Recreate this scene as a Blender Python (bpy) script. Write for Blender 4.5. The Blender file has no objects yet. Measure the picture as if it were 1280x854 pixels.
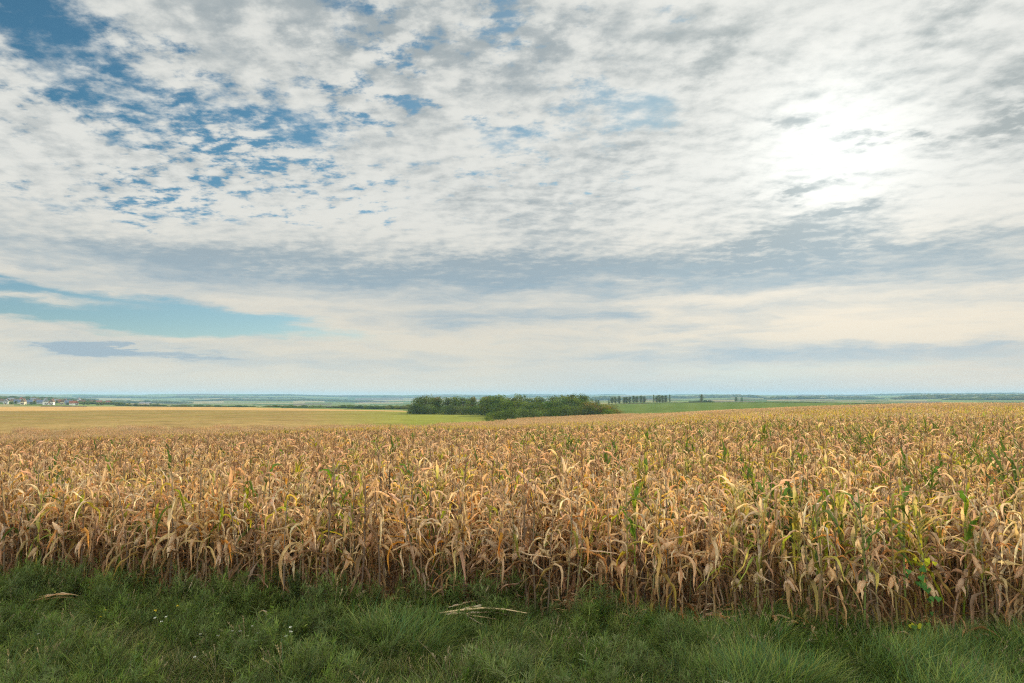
import bpy, bmesh, math, random
import numpy as np
from mathutils import Vector, Matrix, noise as mnoise

R = math.radians
rnd = random.Random(7)
SC = bpy.context.scene
COL = SC.collection

# ------------------------------------------------------------------ camera
FPX = 853.0            # focal length in pixels of the 1280 wide photograph
CAM_H = 3.0
PITCH = math.degrees(math.atan(68.0 / FPX))
cam_data = bpy.data.cameras.new("camera")
cam_data.lens = 24.0
cam_data.sensor_width = 36.0
cam_data.clip_start = 0.05
cam_data.clip_end = 80000.0
cam = bpy.data.objects.new("camera", cam_data)
cam.location = (0, 0, CAM_H)
cam.rotation_euler = (R(90 + PITCH), 0, 0)
COL.objects.link(cam)
SC.camera = cam


def pix_dir(px, py):
    """photo pixel -> azimuth (deg, right positive) and elevation (deg)"""
    a, b = px - 640.0, 427.0 - py
    cp, sp = math.cos(R(PITCH)), math.sin(R(PITCH))
    f = FPX * cp - b * sp
    u = b * cp + FPX * sp
    return math.degrees(math.atan2(a, f)), math.degrees(math.atan2(u, math.hypot(a, f)))


# ------------------------------------------------------------------ exposure
SC.view_settings.view_transform = 'Standard'
SC.view_settings.look = 'None'
SC.view_settings.gamma = 1.0
SC.view_settings.use_curve_mapping = False
SC.view_settings.exposure = 0.25
cy = SC.cycles
cy.max_bounces = 6
cy.diffuse_bounces = 3
cy.glossy_bounces = 1
cy.transmission_bounces = 4
cy.transparent_max_bounces = 6
cy.volume_bounces = 0
cy.use_adaptive_sampling = False
cy.adaptive_threshold = 0.015
cy.use_denoising = False
cy.filter_width = 1.15
cy.sample_clamp_indirect = 6.0
cy.caustics_reflective = False
cy.caustics_refractive = False

# ------------------------------------------------------------------ world: sky and cloud layer
SUN_AZ, SUN_EL = pix_dir(1040, 185)
BACK_SKY_FILL = 2.55
world = bpy.data.worlds.new("World")
SC.world = world
world.use_nodes = True
WT = world.node_tree
WT.nodes.clear()


class NG:
    """tiny helper to write node maths"""

    def __init__(self, tree):
        self.t = tree

    def put(self, sock, v):
        if isinstance(v, bpy.types.NodeSocket):
            self.t.links.new(v, sock)
        elif v is not None:
            sock.default_value = v

    def m(self, op, a, b=None, c=None, clamp=False):
        n = self.t.nodes.new('ShaderNodeMath')
        n.operation = op
        n.use_clamp = clamp
        self.put(n.inputs[0], a)
        if b is not None:
            self.put(n.inputs[1], b)
        if c is not None:
            self.put(n.inputs[2], c)
        return n.outputs[0]

    def add(self, *xs):
        o = xs[0]
        for x in xs[1:]:
            o = self.m('ADD', o, x)
        return o

    def mul(self, a, b):
        return self.m('MULTIPLY', a, b)

    def smooth(self, x, lo, hi, a=0.0, b=1.0):
        n = self.t.nodes.new('ShaderNodeMapRange')
        n.interpolation_type = 'SMOOTHSTEP'
        self.put(n.inputs['Value'], x)
        n.inputs['From Min'].default_value = lo
        n.inputs['From Max'].default_value = hi
        n.inputs['To Min'].default_value = a
        n.inputs['To Max'].default_value = b
        return n.outputs[0]

    def mix(self, f, a, b, kind='MIX'):
        n = self.t.nodes.new('ShaderNodeMix')
        n.data_type = 'RGBA'
        n.blend_type = kind
        self.put(n.inputs[0], f)
        self.put(n.inputs[6], a if isinstance(a, bpy.types.NodeSocket) else tuple(a) + (1.0,))
        self.put(n.inputs[7], b if isinstance(b, bpy.types.NodeSocket) else tuple(b) + (1.0,))
        return n.outputs[2]

    def xyz(self, x, y, z):
        n = self.t.nodes.new('ShaderNodeCombineXYZ')
        for i, v in enumerate((x, y, z)):
            self.put(n.inputs[i], v)
        return n.outputs[0]

    def noise(self, vec, scale, detail=4.0, rough=0.55, dist=0.0, out=0):
        n = self.t.nodes.new('ShaderNodeTexNoise')
        self.put(n.inputs['Vector'], vec)
        n.inputs['Scale'].default_value = scale
        n.inputs['Detail'].default_value = detail
        n.inputs['Roughness'].default_value = rough
        n.inputs['Distortion'].default_value = dist
        return n.outputs[out]


g = NG(WT)
tc = WT.nodes.new('ShaderNodeTexCoord')
sep = WT.nodes.new('ShaderNodeSeparateXYZ')
WT.links.new(tc.outputs['Generated'], sep.inputs[0])
dx, dy, dz = sep.outputs
zc = g.m('MAXIMUM', dz, 0.0)
AZ = g.mul(g.m('ARCTAN2', dx, dy), 180 / math.pi)
EL = g.mul(g.m('ARCSINE', g.m('MINIMUM', dz, 1.0)), 180 / math.pi)
den = g.add(zc, 0.11)
QX = g.m('DIVIDE', dx, den)
QY = g.m('DIVIDE', dy, den)
Q = g.xyz(QX, QY, 0.0)
# slow warp so that blob edges are never regular
wx = g.m('SUBTRACT', g.noise(Q, 1.9, 6, 0.62), 0.5)
wy = g.m('SUBTRACT', g.noise(g.xyz(g.add(QX, 7.3), QY, 4.0), 1.9, 6, 0.62), 0.5)
AZw = g.add(AZ, g.mul(wx, 16.0))
ELw = g.add(EL, g.mul(g.mul(wy, 9.0), g.smooth(EL, 2.0, 20.0, 0.22, 1.0)))


def blob(px, py, wpx, hpx, amp, tilt=0.0):
    """soft patch of the sky around a direction; sizes in photo pixels"""
    a0, e0 = pix_dir(px, py)
    sa = max(0.5, abs(pix_dir(px + wpx / 2, py)[0] - pix_dir(px - wpx / 2, py)[0]))
    se = max(0.3, abs(pix_dir(px, py - hpx / 2)[1] - pix_dir(px, py + hpx / 2)[1]))
    u = g.m('SUBTRACT', AZw, a0)
    v = g.m('SUBTRACT', ELw, e0)
    if tilt:
        c, s = math.cos(R(tilt)), math.sin(R(tilt))
        u, v = g.add(g.mul(u, c), g.mul(v, s)), g.add(g.mul(u, -s), g.mul(v, c))
    u = g.m('DIVIDE', u, sa)
    v = g.m('DIVIDE', v, se)
    d = g.add(g.mul(u, u), g.mul(v, v))
    return g.mul(g.m('POWER', 2.718, g.mul(d, -1.0)), amp)


# thinner places of the layer (positive = bluer)
holes = g.add(
    blob(20, 0, 120, 60, 0.26), blob(150, 85, 260, 130, 0.20, -25), blob(280, 145, 260, 100, 0.15, -15), blob(420, 180, 260, 60, 0.05),
    blob(10, 250, 70, 30, 0.08), blob(110, 258, 110, 28, 0.16), blob(250, 262, 100, 26, 0.14), blob(380, 145, 80, 26, 0.15),
    blob(465, 65, 50, 50, 0.20), blob(545, 40, 110, 36, 0.19), blob(600, 8, 60, 30, 0.20), blob(425, 8, 50, 34, 0.22),
    blob(350, 205, 80, 26, 0.08), blob(800, 140, 80, 40, 0.27), blob(775, 200, 190, 60, 0.15), blob(660, 160, 70, 26, 0.20),
    blob(835, 32, 40, 22, 0.22), blob(1100, 25, 200, 26, 0.06), blob(1270, 5, 40, 24, 0.22), blob(650, 50, 40, 50, 0.14), blob(1060, 190, 260, 150, -0.25), blob(300, 40, 200, 50, -0.15))
# clear low band on the left
clear_low = g.add(blob(110, 387, 230, 22, 0.95, -3), blob(-70, 362, 190, 22, 0.7), blob(250, 406, 150, 12, 0.6), blob(420, 420, 110, 10, 0.25),
                  blob(960, 466, 330, 22, 0.35), blob(560, 470, 120, 10, 0.12), blob(1230, 440, 160, 10, 0.12), blob(820, 345, 300, 30, 0.20), blob(620, 425, 100, 12, 0.2))
streak_white = blob(30, 374, 90, 6, 0.9)

up = g.smooth(g.add(EL, g.mul(wy, 6.0)), 7.0, 16.0)                       # the mottled layer overhead, streaks below
n_big = g.noise(Q, 1.3, 6, 0.55)
Qs = g.xyz(g.mul(g.add(QX, g.mul(QY, 0.12)), 0.92), QY, 0.0)
zone = g.smooth(g.noise(Q, 1.15, 4, 0.55, 0.4), 0.36, 0.62, 0.35, 1.25)      # calm sheets and broken fields
n_mot = g.add(g.mul(g.noise(Qs, 11.0, 9, 0.60, 0.0), 0.80), g.mul(g.noise(Qs, 4.6, 8, 0.60, 0.0), 0.40), -0.10)
Qo = g.xyz(g.add(g.mul(g.add(QX, g.mul(QY, 0.12)), 0.92), 0.026), g.add(QY, 0.030), 0.0)
n_off = g.add(g.mul(g.noise(Qo, 11.0, 9, 0.60, 0.0), 0.80), g.mul(g.noise(Qo, 4.6, 8, 0.60, 0.0), 0.40), -0.10)
n_fin = g.noise(Qs, 30.0, 6, 0.62, 0.0)
LOWC = g.xyz(g.mul(g.add(AZ, g.mul(wx, 5.0)), 0.055), g.mul(g.add(EL, g.mul(wy, 1.2)), 0.36), 2.0)
n_low = g.noise(LOWC, 1.0, 7, 0.58, 0.4)
n_low2 = g.noise(LOWC, 2.7, 7, 0.62, 0.3)
field_up = g.add(g.mul(g.mul(g.m('SUBTRACT', n_mot, 0.5), 1.45), zone), g.mul(g.mul(g.m('SUBTRACT', n_fin, 0.5), 0.5), zone), g.mul(g.m('SUBTRACT', n_big, 0.5), 0.35), 0.41)
field_lo = g.add(g.mul(g.m('SUBTRACT', n_low, 0.5), 0.6), 0.40)
field = g.add(g.mul(field_up, up), g.mul(field_lo, g.m('SUBTRACT', 1.0, up)))
field = g.m('SUBTRACT', field, holes)
cover = g.smooth(field, -0.01, 0.25)
thin = g.smooth(g.add(clear_low, g.mul(g.m('SUBTRACT', n_low2, 0.5), 0.5), g.mul(g.m('SUBTRACT', n_low, 0.5), 0.3)), 0.14, 0.72)
cover = g.m('MULTIPLY', cover, g.m('SUBTRACT', 1.0, g.m('SUBTRACT', thin, streak_white, clamp=True)))

# thickness of the cloud (grey undersides)
grey = g.add(
    blob(330, 30, 260, 70, 0.34), blob(480, 90, 180, 70, 0.25), blob(150, 215, 220, 36, 0.35), blob(110, 326, 300, 24, 0.60),
    blob(480, 340, 380, 22, 0.55), blob(800, 338, 400, 28, 0.90), blob(1000, 300, 120, 20, 0.60), blob(680, 290, 140, 36, 0.40),
    blob(1100, 312, 200, 24, 0.4), blob(1250, 345, 130, 34, 0.42), blob(1245, 150, 80, 38, 0.95, 15), blob(1105, 172, 50, 11, 1.1),
    blob(1185, 178, 70, 12, 0.4), blob(995, 244, 44, 9, 1.1), blob(1065, 269, 70, 10, 1.0), blob(1010, 148, 30, 9, 0.6), blob(885, 85, 60, 50, 0.40), blob(700, 60, 140, 60, 0.40),
    blob(830, 388, 260, 18, 0.40), blob(900, 442, 380, 15, 0.55), blob(330, 265, 300, 24, -0.3), blob(620, 300, 200, 24, -0.25), blob(1180, 275, 200, 30, -0.3), blob(1070, 190, 150, 90, -0.2), blob(1140, 370, 200, 16, -0.4), blob(870, 375, 120, 10, -0.4), blob(1230, 437, 180, 16, 0.5), blob(115, 437, 80, 10, 1.3),
    blob(250, 446, 160, 7, 0.5), blob(400, 455, 220, 10, 0.3), blob(1000, 445, 200, 14, 0.25), blob(560, 400, 200, 26, 0.2),
    blob(1190, 20, 90, 50, 0.45), blob(560, 30, 200, 60, 0.2), blob(760, 200, 120, 50, 0.2), blob(390, 415, 180, 8, -0.5), blob(620, 440, 170, 14, -0.6), blob(1010, 425, 160, 12, -0.45), blob(1180, 415, 170, 14, -0.4))
n_g = g.noise(Q, 2.8, 8, 0.6, 0.3)
n_g2 = g.noise(g.xyz(g.mul(g.add(QX, g.mul(QY, 0.12), 0.02), 0.92), g.add(QY, 0.025), 0.10), 10.5, 8, 0.60, 0.0)
tex_up = g.add(g.mul(g.m('SUBTRACT', n_g, 0.5), 2.0), g.mul(g.mul(g.m('SUBTRACT', n_g2, 0.5), 0.9), zone), g.mul(g.m('SUBTRACT', n_off, n_mot), 2.2), g.mul(g.m('SUBTRACT', n_fin, 0.5), 0.40))
tex_lo = g.add(g.mul(g.m('SUBTRACT', n_low, 0.5), 1.7), g.mul(g.m('SUBTRACT', n_low2, 0.5), 1.9))
grey = g.mul(grey, g.add(g.mul(up, g.smooth(n_g2, 0.36, 0.62, -0.55, 0.85)), 0.85))
thick = g.add(grey, g.mul(tex_up, up), g.mul(tex_lo, g.m('SUBTRACT', 1.0, up)), 0.16)
thick = g.smooth(thick, -0.26, 1.36)

# colours
sun_v = Vector((math.sin(R(SUN_AZ)) * math.cos(R(SUN_EL)), math.cos(R(SUN_AZ)) * math.cos(R(SUN_EL)), math.sin(R(SUN_EL))))
dot = g.add(g.mul(dx, sun_v.x), g.mul(dy, sun_v.y), g.mul(dz, sun_v.z))
ANG = g.mul(g.m('ARCCOSINE', g.m('MINIMUM', dot, 1.0)), 180 / math.pi)


def gauss(x, s):
    q = g.m('DIVIDE', x, s)
    return g.m('POWER', 2.718, g.mul(g.mul(q, q), -1.0))


skyt = WT.nodes.new('ShaderNodeTexSky')
skyt.sky_type = 'NISHITA'
skyt.sun_disc = False
skyt.sun_elevation = R(SUN_EL)
skyt.sun_rotation = R(SUN_AZ)
skyt.altitude = 200
skyt.air_density = 1.0
skyt.dust_density = 0.4
skyt.ozone_density = 1.0
clear = g.mix(1.0, skyt.outputs[0], g.mix(g.smooth(EL, 5.0, 20.0), (0.064, 0.081, 0.089), (0.040, 0.076, 0.083)), 'MULTIPLY')

clear = g.mix(g.mul(gauss(ANG, 26.0), 0.80), clear, (0.46, 0.54, 0.59))       # thin veil in front of the sun
low = g.smooth(EL, 1.0, 17.0)                      # 0 at the horizon
white = g.mix(low, g.mix(g.smooth(AZ, 0.0, 15.0), (0.74, 0.68, 0.56), (0.84, 0.74, 0.58)), (0.745, 0.75, 0.71))
dark = g.mix(low, (0.30, 0.45, 0.56), (0.36, 0.41, 0.43))
dark = g.mix(g.smooth(AZ, 0.0, 22.0), dark, g.mix(low, (0.32, 0.46, 0.56), (0.37, 0.41, 0.41)))
cl = g.mix(thick, white, dark)
# forward scattered light: the cloud in front of the sun is far brighter
amp = g.add(1.0, g.mul(gauss(ANG, 4.8), 0.45), g.mul(gauss(ANG, 17.0), 0.20))
# added fill: unseen sky behind the camera brightened to light grass and corn fronts
amp = g.mul(amp, g.smooth(ANG, 68.0, 110.0, 1.0, BACK_SKY_FILL))
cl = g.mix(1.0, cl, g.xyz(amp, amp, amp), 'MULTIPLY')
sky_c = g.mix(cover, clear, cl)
# haze near the horizon, cooler to the right of the centre
small = g.smooth(g.add(blob(112, 438, 62, 9, 1.0), blob(150, 434, 30, 8, 0.7), g.mul(blob(250, 447, 120, 6, 1.0), 0.6), g.mul(g.m('SUBTRACT', n_low2, 0.5), 1.0)), 0.40, 0.85, 0.0, 0.85)
hz = g.smooth(EL, 0.0, 6.0, 0.80, 0.0)
hz = g.mul(hz, g.m('SUBTRACT', 1.0, g.mul(clear_low, 0.45), clamp=True))
hz_col = g.mix(g.smooth(AZ, -6.0, 12.0), (0.74, 0.72, 0.62), g.mix(g.smooth(AZ, 20.0, 36.0), (0.55, 0.64, 0.66), (0.72, 0.68, 0.60)))
sky_c = g.mix(hz, sky_c, hz_col)
sky_c = g.mix(small, sky_c, (0.36, 0.46, 0.53))
bg = WT.nodes.new('ShaderNodeBackground')
WT.links.new(sky_c, bg.inputs[0])
bg.inputs[1].default_value = 0.86
wo = WT.nodes.new('ShaderNodeOutputWorld')
WT.links.new(bg.outputs[0], wo.inputs[0])
world.cycles.sampling_method = 'MANUAL'
world.cycles.sample_map_resolution = 512

# ------------------------------------------------------------------ sun
sl = bpy.data.lights.new("sun", 'SUN')
sl.energy = 5.0
sl.angle = R(2.0)
sl.color = (1.0, 0.90, 0.74)
sun = bpy.data.objects.new("sun", sl)
sun.rotation_euler = sun_v.to_track_quat('Z', 'Y').to_euler()
sun.location = (0, 0, 60)
COL.objects.link(sun)


# ------------------------------------------------------------------ helpers
def tag(o, label=None, cat=None, group=None, kind=None):
    if label:
        o['label'] = label
    if cat:
        o['category'] = cat
    if group:
        o['group'] = group
    if kind:
        o['kind'] = kind
    return o


class MB:
    """collects vertices, faces and one colour per vertex"""

    def __init__(self):
        self.v, self.f, self.c = [], [], []

    def strip(self, rows, cols):
        """rows: lists of points with equal length; one colour per row"""
        base = len(self.v)
        n = len(rows[0])
        for r_, c_ in zip(rows, cols):
            self.v.extend(r_)
            self.c.extend([c_] * n)
        for i in range(len(rows) - 1):
            for j in range(n - 1):
                a = base + i * n + j
                self.f.append((a, a + 1, a + n + 1, a + n))

    def tube(self, pts, rad, col, sides=5, cap=True):
        base = len(self.v)
        for i, p in enumerate(pts):
            d = (pts[min(i + 1, len(pts) - 1)] - pts[max(i - 1, 0)])
            d = d.normalized() if d.length > 1e-9 else Vector((0, 0, 1))
            s = d.cross(Vector((0.31, 0.95, 0.05)))
            if s.length < 1e-4:
                s = d.cross(Vector((1, 0, 0)))
            s.normalize()
            t = d.cross(s)
            r_ = rad[i] if isinstance(rad, (list, tuple)) else rad
            for k in range(sides):
                a = 2 * math.pi * k / sides
                self.v.append(p + (s * math.cos(a) + t * math.sin(a)) * r_)
                self.c.append(col[i] if isinstance(col, list) else col)
        for i in range(len(pts) - 1):
            for k in range(sides):
                a = base + i * sides + k
                b = base + i * sides + (k + 1) % sides
                self.f.append((a, b, b + sides, a + sides))
        if cap:
            self.f.append(tuple(base + (len(pts) - 1) * sides + k for k in range(sides)))

    def quad(self, c, u, w, col):
        b = len(self.v)
        self.v += [c - u - w, c + u - w, c + u + w, c - u + w]
        self.c += [col] * 4
        self.f.append((b, b + 1, b + 2, b + 3))

    def leaf(self, c, u, w, col):
        """pointed leaf face of six corners"""
        b = len(self.v)
        self.v += [c - u, c - u * 0.3 - w, c + u * 0.35 - w * 0.8, c + u, c + u * 0.35 + w * 0.8, c - u * 0.3 + w]
        self.c += [col] * 6
        self.f.append((b, b + 1, b + 2, b + 3, b + 4, b + 5))

    def box(self, lo, hi, col):
        b = len(self.v)
        for z in (lo[2], hi[2]):
            for (x, y) in ((lo[0], lo[1]), (hi[0], lo[1]), (hi[0], hi[1]), (lo[0], hi[1])):
                self.v.append(Vector((x, y, z)))
                self.c.append(col)
        for f in ((3, 2, 1, 0), (4, 5, 6, 7), (0, 1, 5, 4), (1, 2, 6, 5), (2, 3, 7, 6), (3, 0, 4, 7)):
            self.f.append(tuple(b + k for k in f))

    def mesh(self, name, mat, smooth=True):
        me = bpy.data.meshes.new(name)
        me.from_pydata([tuple(p) for p in self.v], [], self.f)
        at = me.color_attributes.new("tint", 'FLOAT_COLOR', 'POINT')
        arr = np.ones((len(self.v), 4), dtype=np.float32)
        if self.c:
            arr[:, :3] = np.array([tuple(c)[:3] for c in self.c], dtype=np.float32)
        at.data.foreach_set("color", arr.ravel())
        if mat:
            me.materials.append(mat)
        if smooth:
            me.polygons.foreach_set("use_smooth", np.ones(len(self.f), dtype=bool))
        me.update()
        return me


def link(name, me, parent=None, loc=None):
    o = bpy.data.objects.new(name, me)
    if parent:
        o.parent = parent
    if loc is not None:
        o.location = loc
    COL.objects.link(o)
    return o


def copy_tree(o, parent=None):
    c = o.copy()
    c.parent = parent
    COL.objects.link(c)
    for ch in list(o.children):
        copy_tree(ch, c)
    return c


def lerp(a, b, t):
    return a + (b - a) * t


def cmix(a, b, t):
    return tuple(x + (y - x) * t for x, y in zip(a, b))


def jit(c, a=0.12):
    k = 1 + rnd.uniform(-a, a)
    return tuple(max(0.0, x * k * (1 + rnd.uniform(-a, a) * 0.3)) for x in c)


# ------------------------------------------------------------------ materials
def new_mat(name):
    m = bpy.data.materials.new(name)
    m.use_nodes = True
    m.node_tree.nodes.clear()
    return m, NG(m.node_tree)


def leaf_material(name, trans=0.4, rough=0.6, streak=60.0, vary=0.14, spec=0.25, trans_gain=(1.15, 1.0, 0.75)):
    """tint attribute x streaky noise x per plant variation, thin leaf that lets light through"""
    m, h = new_mat(name)
    t = m.node_tree
    at = t.nodes.new('ShaderNodeAttribute')
    at.attribute_name = "tint"
    oi = t.nodes.new('ShaderNodeObjectInfo')
    tcn = t.nodes.new('ShaderNodeTexCoord')
    n = h.noise(tcn.outputs['Object'], streak, 3, 0.6)
    val = h.add(h.mul(n, 0.6), 0.70)
    val = h.mul(val, h.add(1.0 - vary, h.mul(oi.outputs['Random'], 2 * vary)))
    hsv = t.nodes.new('ShaderNodeHueSaturation')
    h.put(hsv.inputs['Value'], val)
    h.put(hsv.inputs['Hue'], h.add(0.49, h.mul(h.m('FRACT', h.mul(oi.outputs['Random'], 7.7)), 0.02)))
    h.put(hsv.inputs['Saturation'], h.add(0.86, h.mul(h.m('FRACT', h.mul(oi.outputs['Random'], 13.3)), 0.24)))
    t.links.new(at.outputs['Color'], hsv.inputs['Color'])
    p = t.nodes.new('ShaderNodeBsdfPrincipled')
    t.links.new(hsv.outputs[0], p.inputs['Base Color'])
    p.inputs['Roughness'].default_value = rough
    p.inputs['Specular IOR Level'].default_value = spec
    out = t.nodes.new('ShaderNodeOutputMaterial')
    if trans > 0:
        tr = t.nodes.new('ShaderNodeBsdfTranslucent')
        tcol = h.mix(1.0, hsv.outputs[0], trans_gain, 'MULTIPLY')
        t.links.new(tcol, tr.inputs[0])
        mx = t.nodes.new('ShaderNodeMixShader')
        mx.inputs[0].default_value = trans
        t.links.new(p.outputs[0], mx.inputs[1])
        t.links.new(tr.outputs[0], mx.inputs[2])
        t.links.new(mx.outputs[0], out.inputs[0])
    else:
        t.links.new(p.outputs[0], out.inputs[0])
    return m


M_CORN = leaf_material("corn_leaf", 0.45, 0.7, 42.0, 0.13, 0.10, (1.08, 0.98, 0.76))
M_STALK = leaf_material("corn_stalk", 0.0, 0.8, 30.0, 0.18, 0.08)
M_GRASS = leaf_material("grass_blade", 0.35, 0.6, 12.0, 0.30, 0.15, (1.0, 1.05, 0.6))
M_WEED = leaf_material("weed_leaf", 0.30, 0.65, 30.0, 0.2, 0.1, (1.0, 1.05, 0.6))
M_TREE = leaf_material("tree_leaf", 0.38, 0.8, 0.6, 0.12, 0.03, (1.1, 1.1, 0.5))
M_BARK = leaf_material("bark", 0.0, 0.85, 8.0, 0.15, 0.1)
M_HOUSE = leaf_material("house_paint", 0.0, 0.9, 1.2, 0.05, 0.03)

# ------------------------------------------------------------------ terrain
AZK = np.array([-180, -60, -37, -22, -10, 0, 9, 16, 24, 32, 60, 180], float)
RK = np.array([0.0, 14, 25, 40, 60, 100, 160, 240, 340, 500, 800, 1200, 2000, 3500, 6000, 9000, 14000, 24000])
#              0  14    25     40    60    100   160   240   340   500   800    1200   2000   3500   6000   9000  14000 24000
ZT = np.array([
    [0, 0.00, -0.3, -0.8, -1.5, -2.6, -4.0, -5.5, -6.5, -7.0, -8.0, -12.0, -20., -25., -20., 22.88, 28.0, 32.0],
    [0, 0.00, -0.3, -1.0, -2.2, -4.2, -5.6, -6.3, -6.6, -6.8, -6.9, -8.2, -3.0, -22., -16., 29.92, 36.0, 40.0],
    [0, 0.00, -0.3, -1.0, -2.2, -4.2, -5.6, -6.3, -6.6, -6.8, -6.9, -8.2, -3.0, -22., -16., 29.92, 36.0, 40.0],
    [0, 0.00, -0.3, -0.9, -2.0, -3.9, -5.4, -6.3, -6.8, -7.2, -8.2, -16.0, -24., -30., -18., 27.28, 33.0, 37.0],
    [0, 0.00, -0.3, -0.8, -1.6, -3.1, -5.0, -6.6, -7.6, -8.4, -12., -20.0, -26., -30., -26., 21.12, 26.0, 30.0],
    [0, 0.00, -0.3, -0.8, -1.6, -3.1, -5.2, -7.3, -8.9, -10.0, -13., -18.0, -22., -27., -24., 18.48, 23.0, 27.0],
    [0, 0.00, -0.2, -0.6, -1.2, -2.4, -4.1, -6.1, -6.8, -6.4, -6.2, -9.5, -13., -15., -8.0, 21.12, 26.0, 30.0],
    [0, 0.00, -0.1, -0.4, -0.8, -1.4, -2.2, -3.7, -4.8, -4.9, -4.2, -8.0, -12., -13., -3.0, 22.0, 27.0, 31.0],
    [0, 0.00, -0.05, -0.2, -0.4, -0.6, -0.9, -2.2, -3.2, -3.6, -3.8, -8.0, -12., -12., -2.0, 22.0, 27.0, 31.0],
    [0, 0.00, 0.0, -0.0, -0.1, -0.1, -0.2, -0.8, -2.4, -4.2, -6.0, -10., -14., -10., 3.0, 25.52, 31.0, 35.0],
    [0, 0.00, 0.0, 0.0, 0.0, 0.0, 0.0, -0.8, -2.4, -4.2, -6.0, -10., -14., -10., 3.0, 25.52, 31.0, 35.0],
    [0, 0.00, -0.3, -0.8, -1.5, -2.6, -4.0, -5.5, -6.5, -7.0, -8.0, -12.0, -20., -25., -20., 22.88, 28.0, 32.0],
], float)
NA, NR = 721, 700
_aa = np.linspace(-180, 180, NA)
_uu = np.linspace(0, 1, NR)
_lr = np.log1p(RK / 12.0)
_rr = 12.0 * np.expm1(_uu * _lr[-1])


def _table():
    rows = np.array([np.interp(np.log1p(_rr / 12.0), _lr, z) for z in ZT])      # az keys x NR
    tab = np.array([np.interp(_aa, AZK, rows[:, j]) for j in range(NR)]).T         # NA x NR
    k = np.hanning(13)
    k /= k.sum()
    tab = np.apply_along_axis(lambda v: np.convolve(np.pad(v, 6, mode='edge'), k, 'valid'), 0, tab)
    k = np.hanning(31)
    k /= k.sum()
    tab = np.apply_along_axis(lambda v: np.convolve(np.pad(v, 15, mode='edge'), k, 'valid'), 1, tab)
    return tab


ZTAB = _table()


def ground_np(x, y):
    x = np.asarray(x, float)
    y = np.asarray(y, float)
    r = np.hypot(x, y)
    az = np.degrees(np.arctan2(x, y))
    fi = np.clip((az + 180) / 360 * (NA - 1), 0, NA - 1.001)
    fj = np.clip(np.log1p(r / 12.0) / _lr[-1] * (NR - 1), 0, NR - 1.001)
    i, j = fi.astype(int), fj.astype(int)
    a, b = fi - i, fj - j
    z = (ZTAB[i, j] * (1 - a) * (1 - b) + ZTAB[i + 1, j] * a * (1 - b) + ZTAB[i, j + 1] * (1 - a) * b + ZTAB[i + 1, j + 1] * a * b)
    # small swells: metres far away, centimetres close by
    amp_ = np.clip((r - 1500) / 6000, 0, 1)
    z = z + amp_ * (6 * np.sin(az * 0.34 + 1.0 + r / 5200) + 3 * np.sin(az * 0.93 + r / 2300 + 2.0) + 1.4 * np.sin(az * 2.3 + r / 1400)) - amp_ * 4
    z = z + np.clip((r - 60) / 300, 0, 1) * np.clip(1 - (r - 700) / 900, 0, 1) * 0.25 * np.sin(x / 37.0 + 1.3) * np.sin(y / 53.0)
    return z


def gz(x, y):
    return float(ground_np(x, y))


EDGE_A, EDGE_B = 9.45, -0.175          # the corn starts at y = EDGE_A + EDGE_B * x (the field edge)


def edge_y(x):
    return EDGE_A + EDGE_B * x + 0.10 * math.sin(x * 0.9 + 1.0) + 0.06 * math.sin(x * 2.7)


# far limit of the standing corn per azimuth
def corn_far(az):
    return np.interp(az, [-90, -30, -16, -11, -6, -2, 1, 9.2, 13, 16, 20, 24, 28, 33, 37, 45, 90],
                     [200, 200, 180, 150, 165, 225, 305, 318, 268, 255, 246, 240, 238, 232, 228, 225, 200])


def field_colour(az, r, px, py):
    """crop colours of the land, by where the fields lie"""
    tan = (0.52, 0.33, 0.13)
    olive = (0.255, 0.20, 0.062)
    soil = (0.12, 0.088, 0.055)
    verge = (0.05, 0.05, 0.025)
    if py < edge_y(px) + 0.3:
        return verge if r < 60 else olive
    if r < corn_far(az):
        return soil
    # boundary between olive crop and the tan stubble behind it (left of the grove)
    if az < 7.5:
        strip = np.interp(az, [-45, -37, -30, -20, -12, -8, -4], [570, 570, 560, 540, 540, 530, 560])
        end = np.interp(az, [-45, -37, -25, -12, -8, -4, 9], [800, 800, 760, 640, 560, 520, 400])
        if r < strip and r < end:
            w = 0.5 + 0.5 * math.sin(r / 9.0 + az * 0.8) * math.sin(az * 1.7 + r / 31.0)
            c = cmix(olive, (0.33, 0.215, 0.085), 0.8 * w)
            if r < 170:
                c = c
            c = cmix((0.37, 0.255, 0.105), c, min(1, max(0, (r - 150) / 230)))
            if az > -17:
                c = cmix(c, (0.24, 0.25, 0.05), min(1, (az + 17) / 9))
            return c
        if r < end:
            return tan
    else:
        if r < 900:
            if r > np.interp(az, [7, 20, 30, 45], [840, 860, 850, 840]):
                return (0.14, 0.10, 0.07)
            return cmix((0.115, 0.165, 0.045), (0.135, 0.18, 0.05), 0.5 + 0.5 * math.sin(az * 3.1))
    # patchwork of the far country
    k1 = math.floor(math.log(r) * 5.0 + 0.35 * math.sin(az * 0.21))
    k2 = math.floor(az / (2.2 + 2.0 * ((k1 * 0.37) % 1)) + k1 * 0.61)
    hsh = random.Random(k1 * 977 + k2 * 131).random()
    pal = [(0.09, 0.14, 0.04), (0.15, 0.19, 0.055), (0.22, 0.21, 0.10), (0.30, 0.27, 0.13), (0.07, 0.11, 0.035), (0.17, 0.21, 0.07), (0.14, 0.12, 0.08), (0.19, 0.24, 0.08)]
    return pal[int(hsh * len(pal)) % len(pal)]


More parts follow.
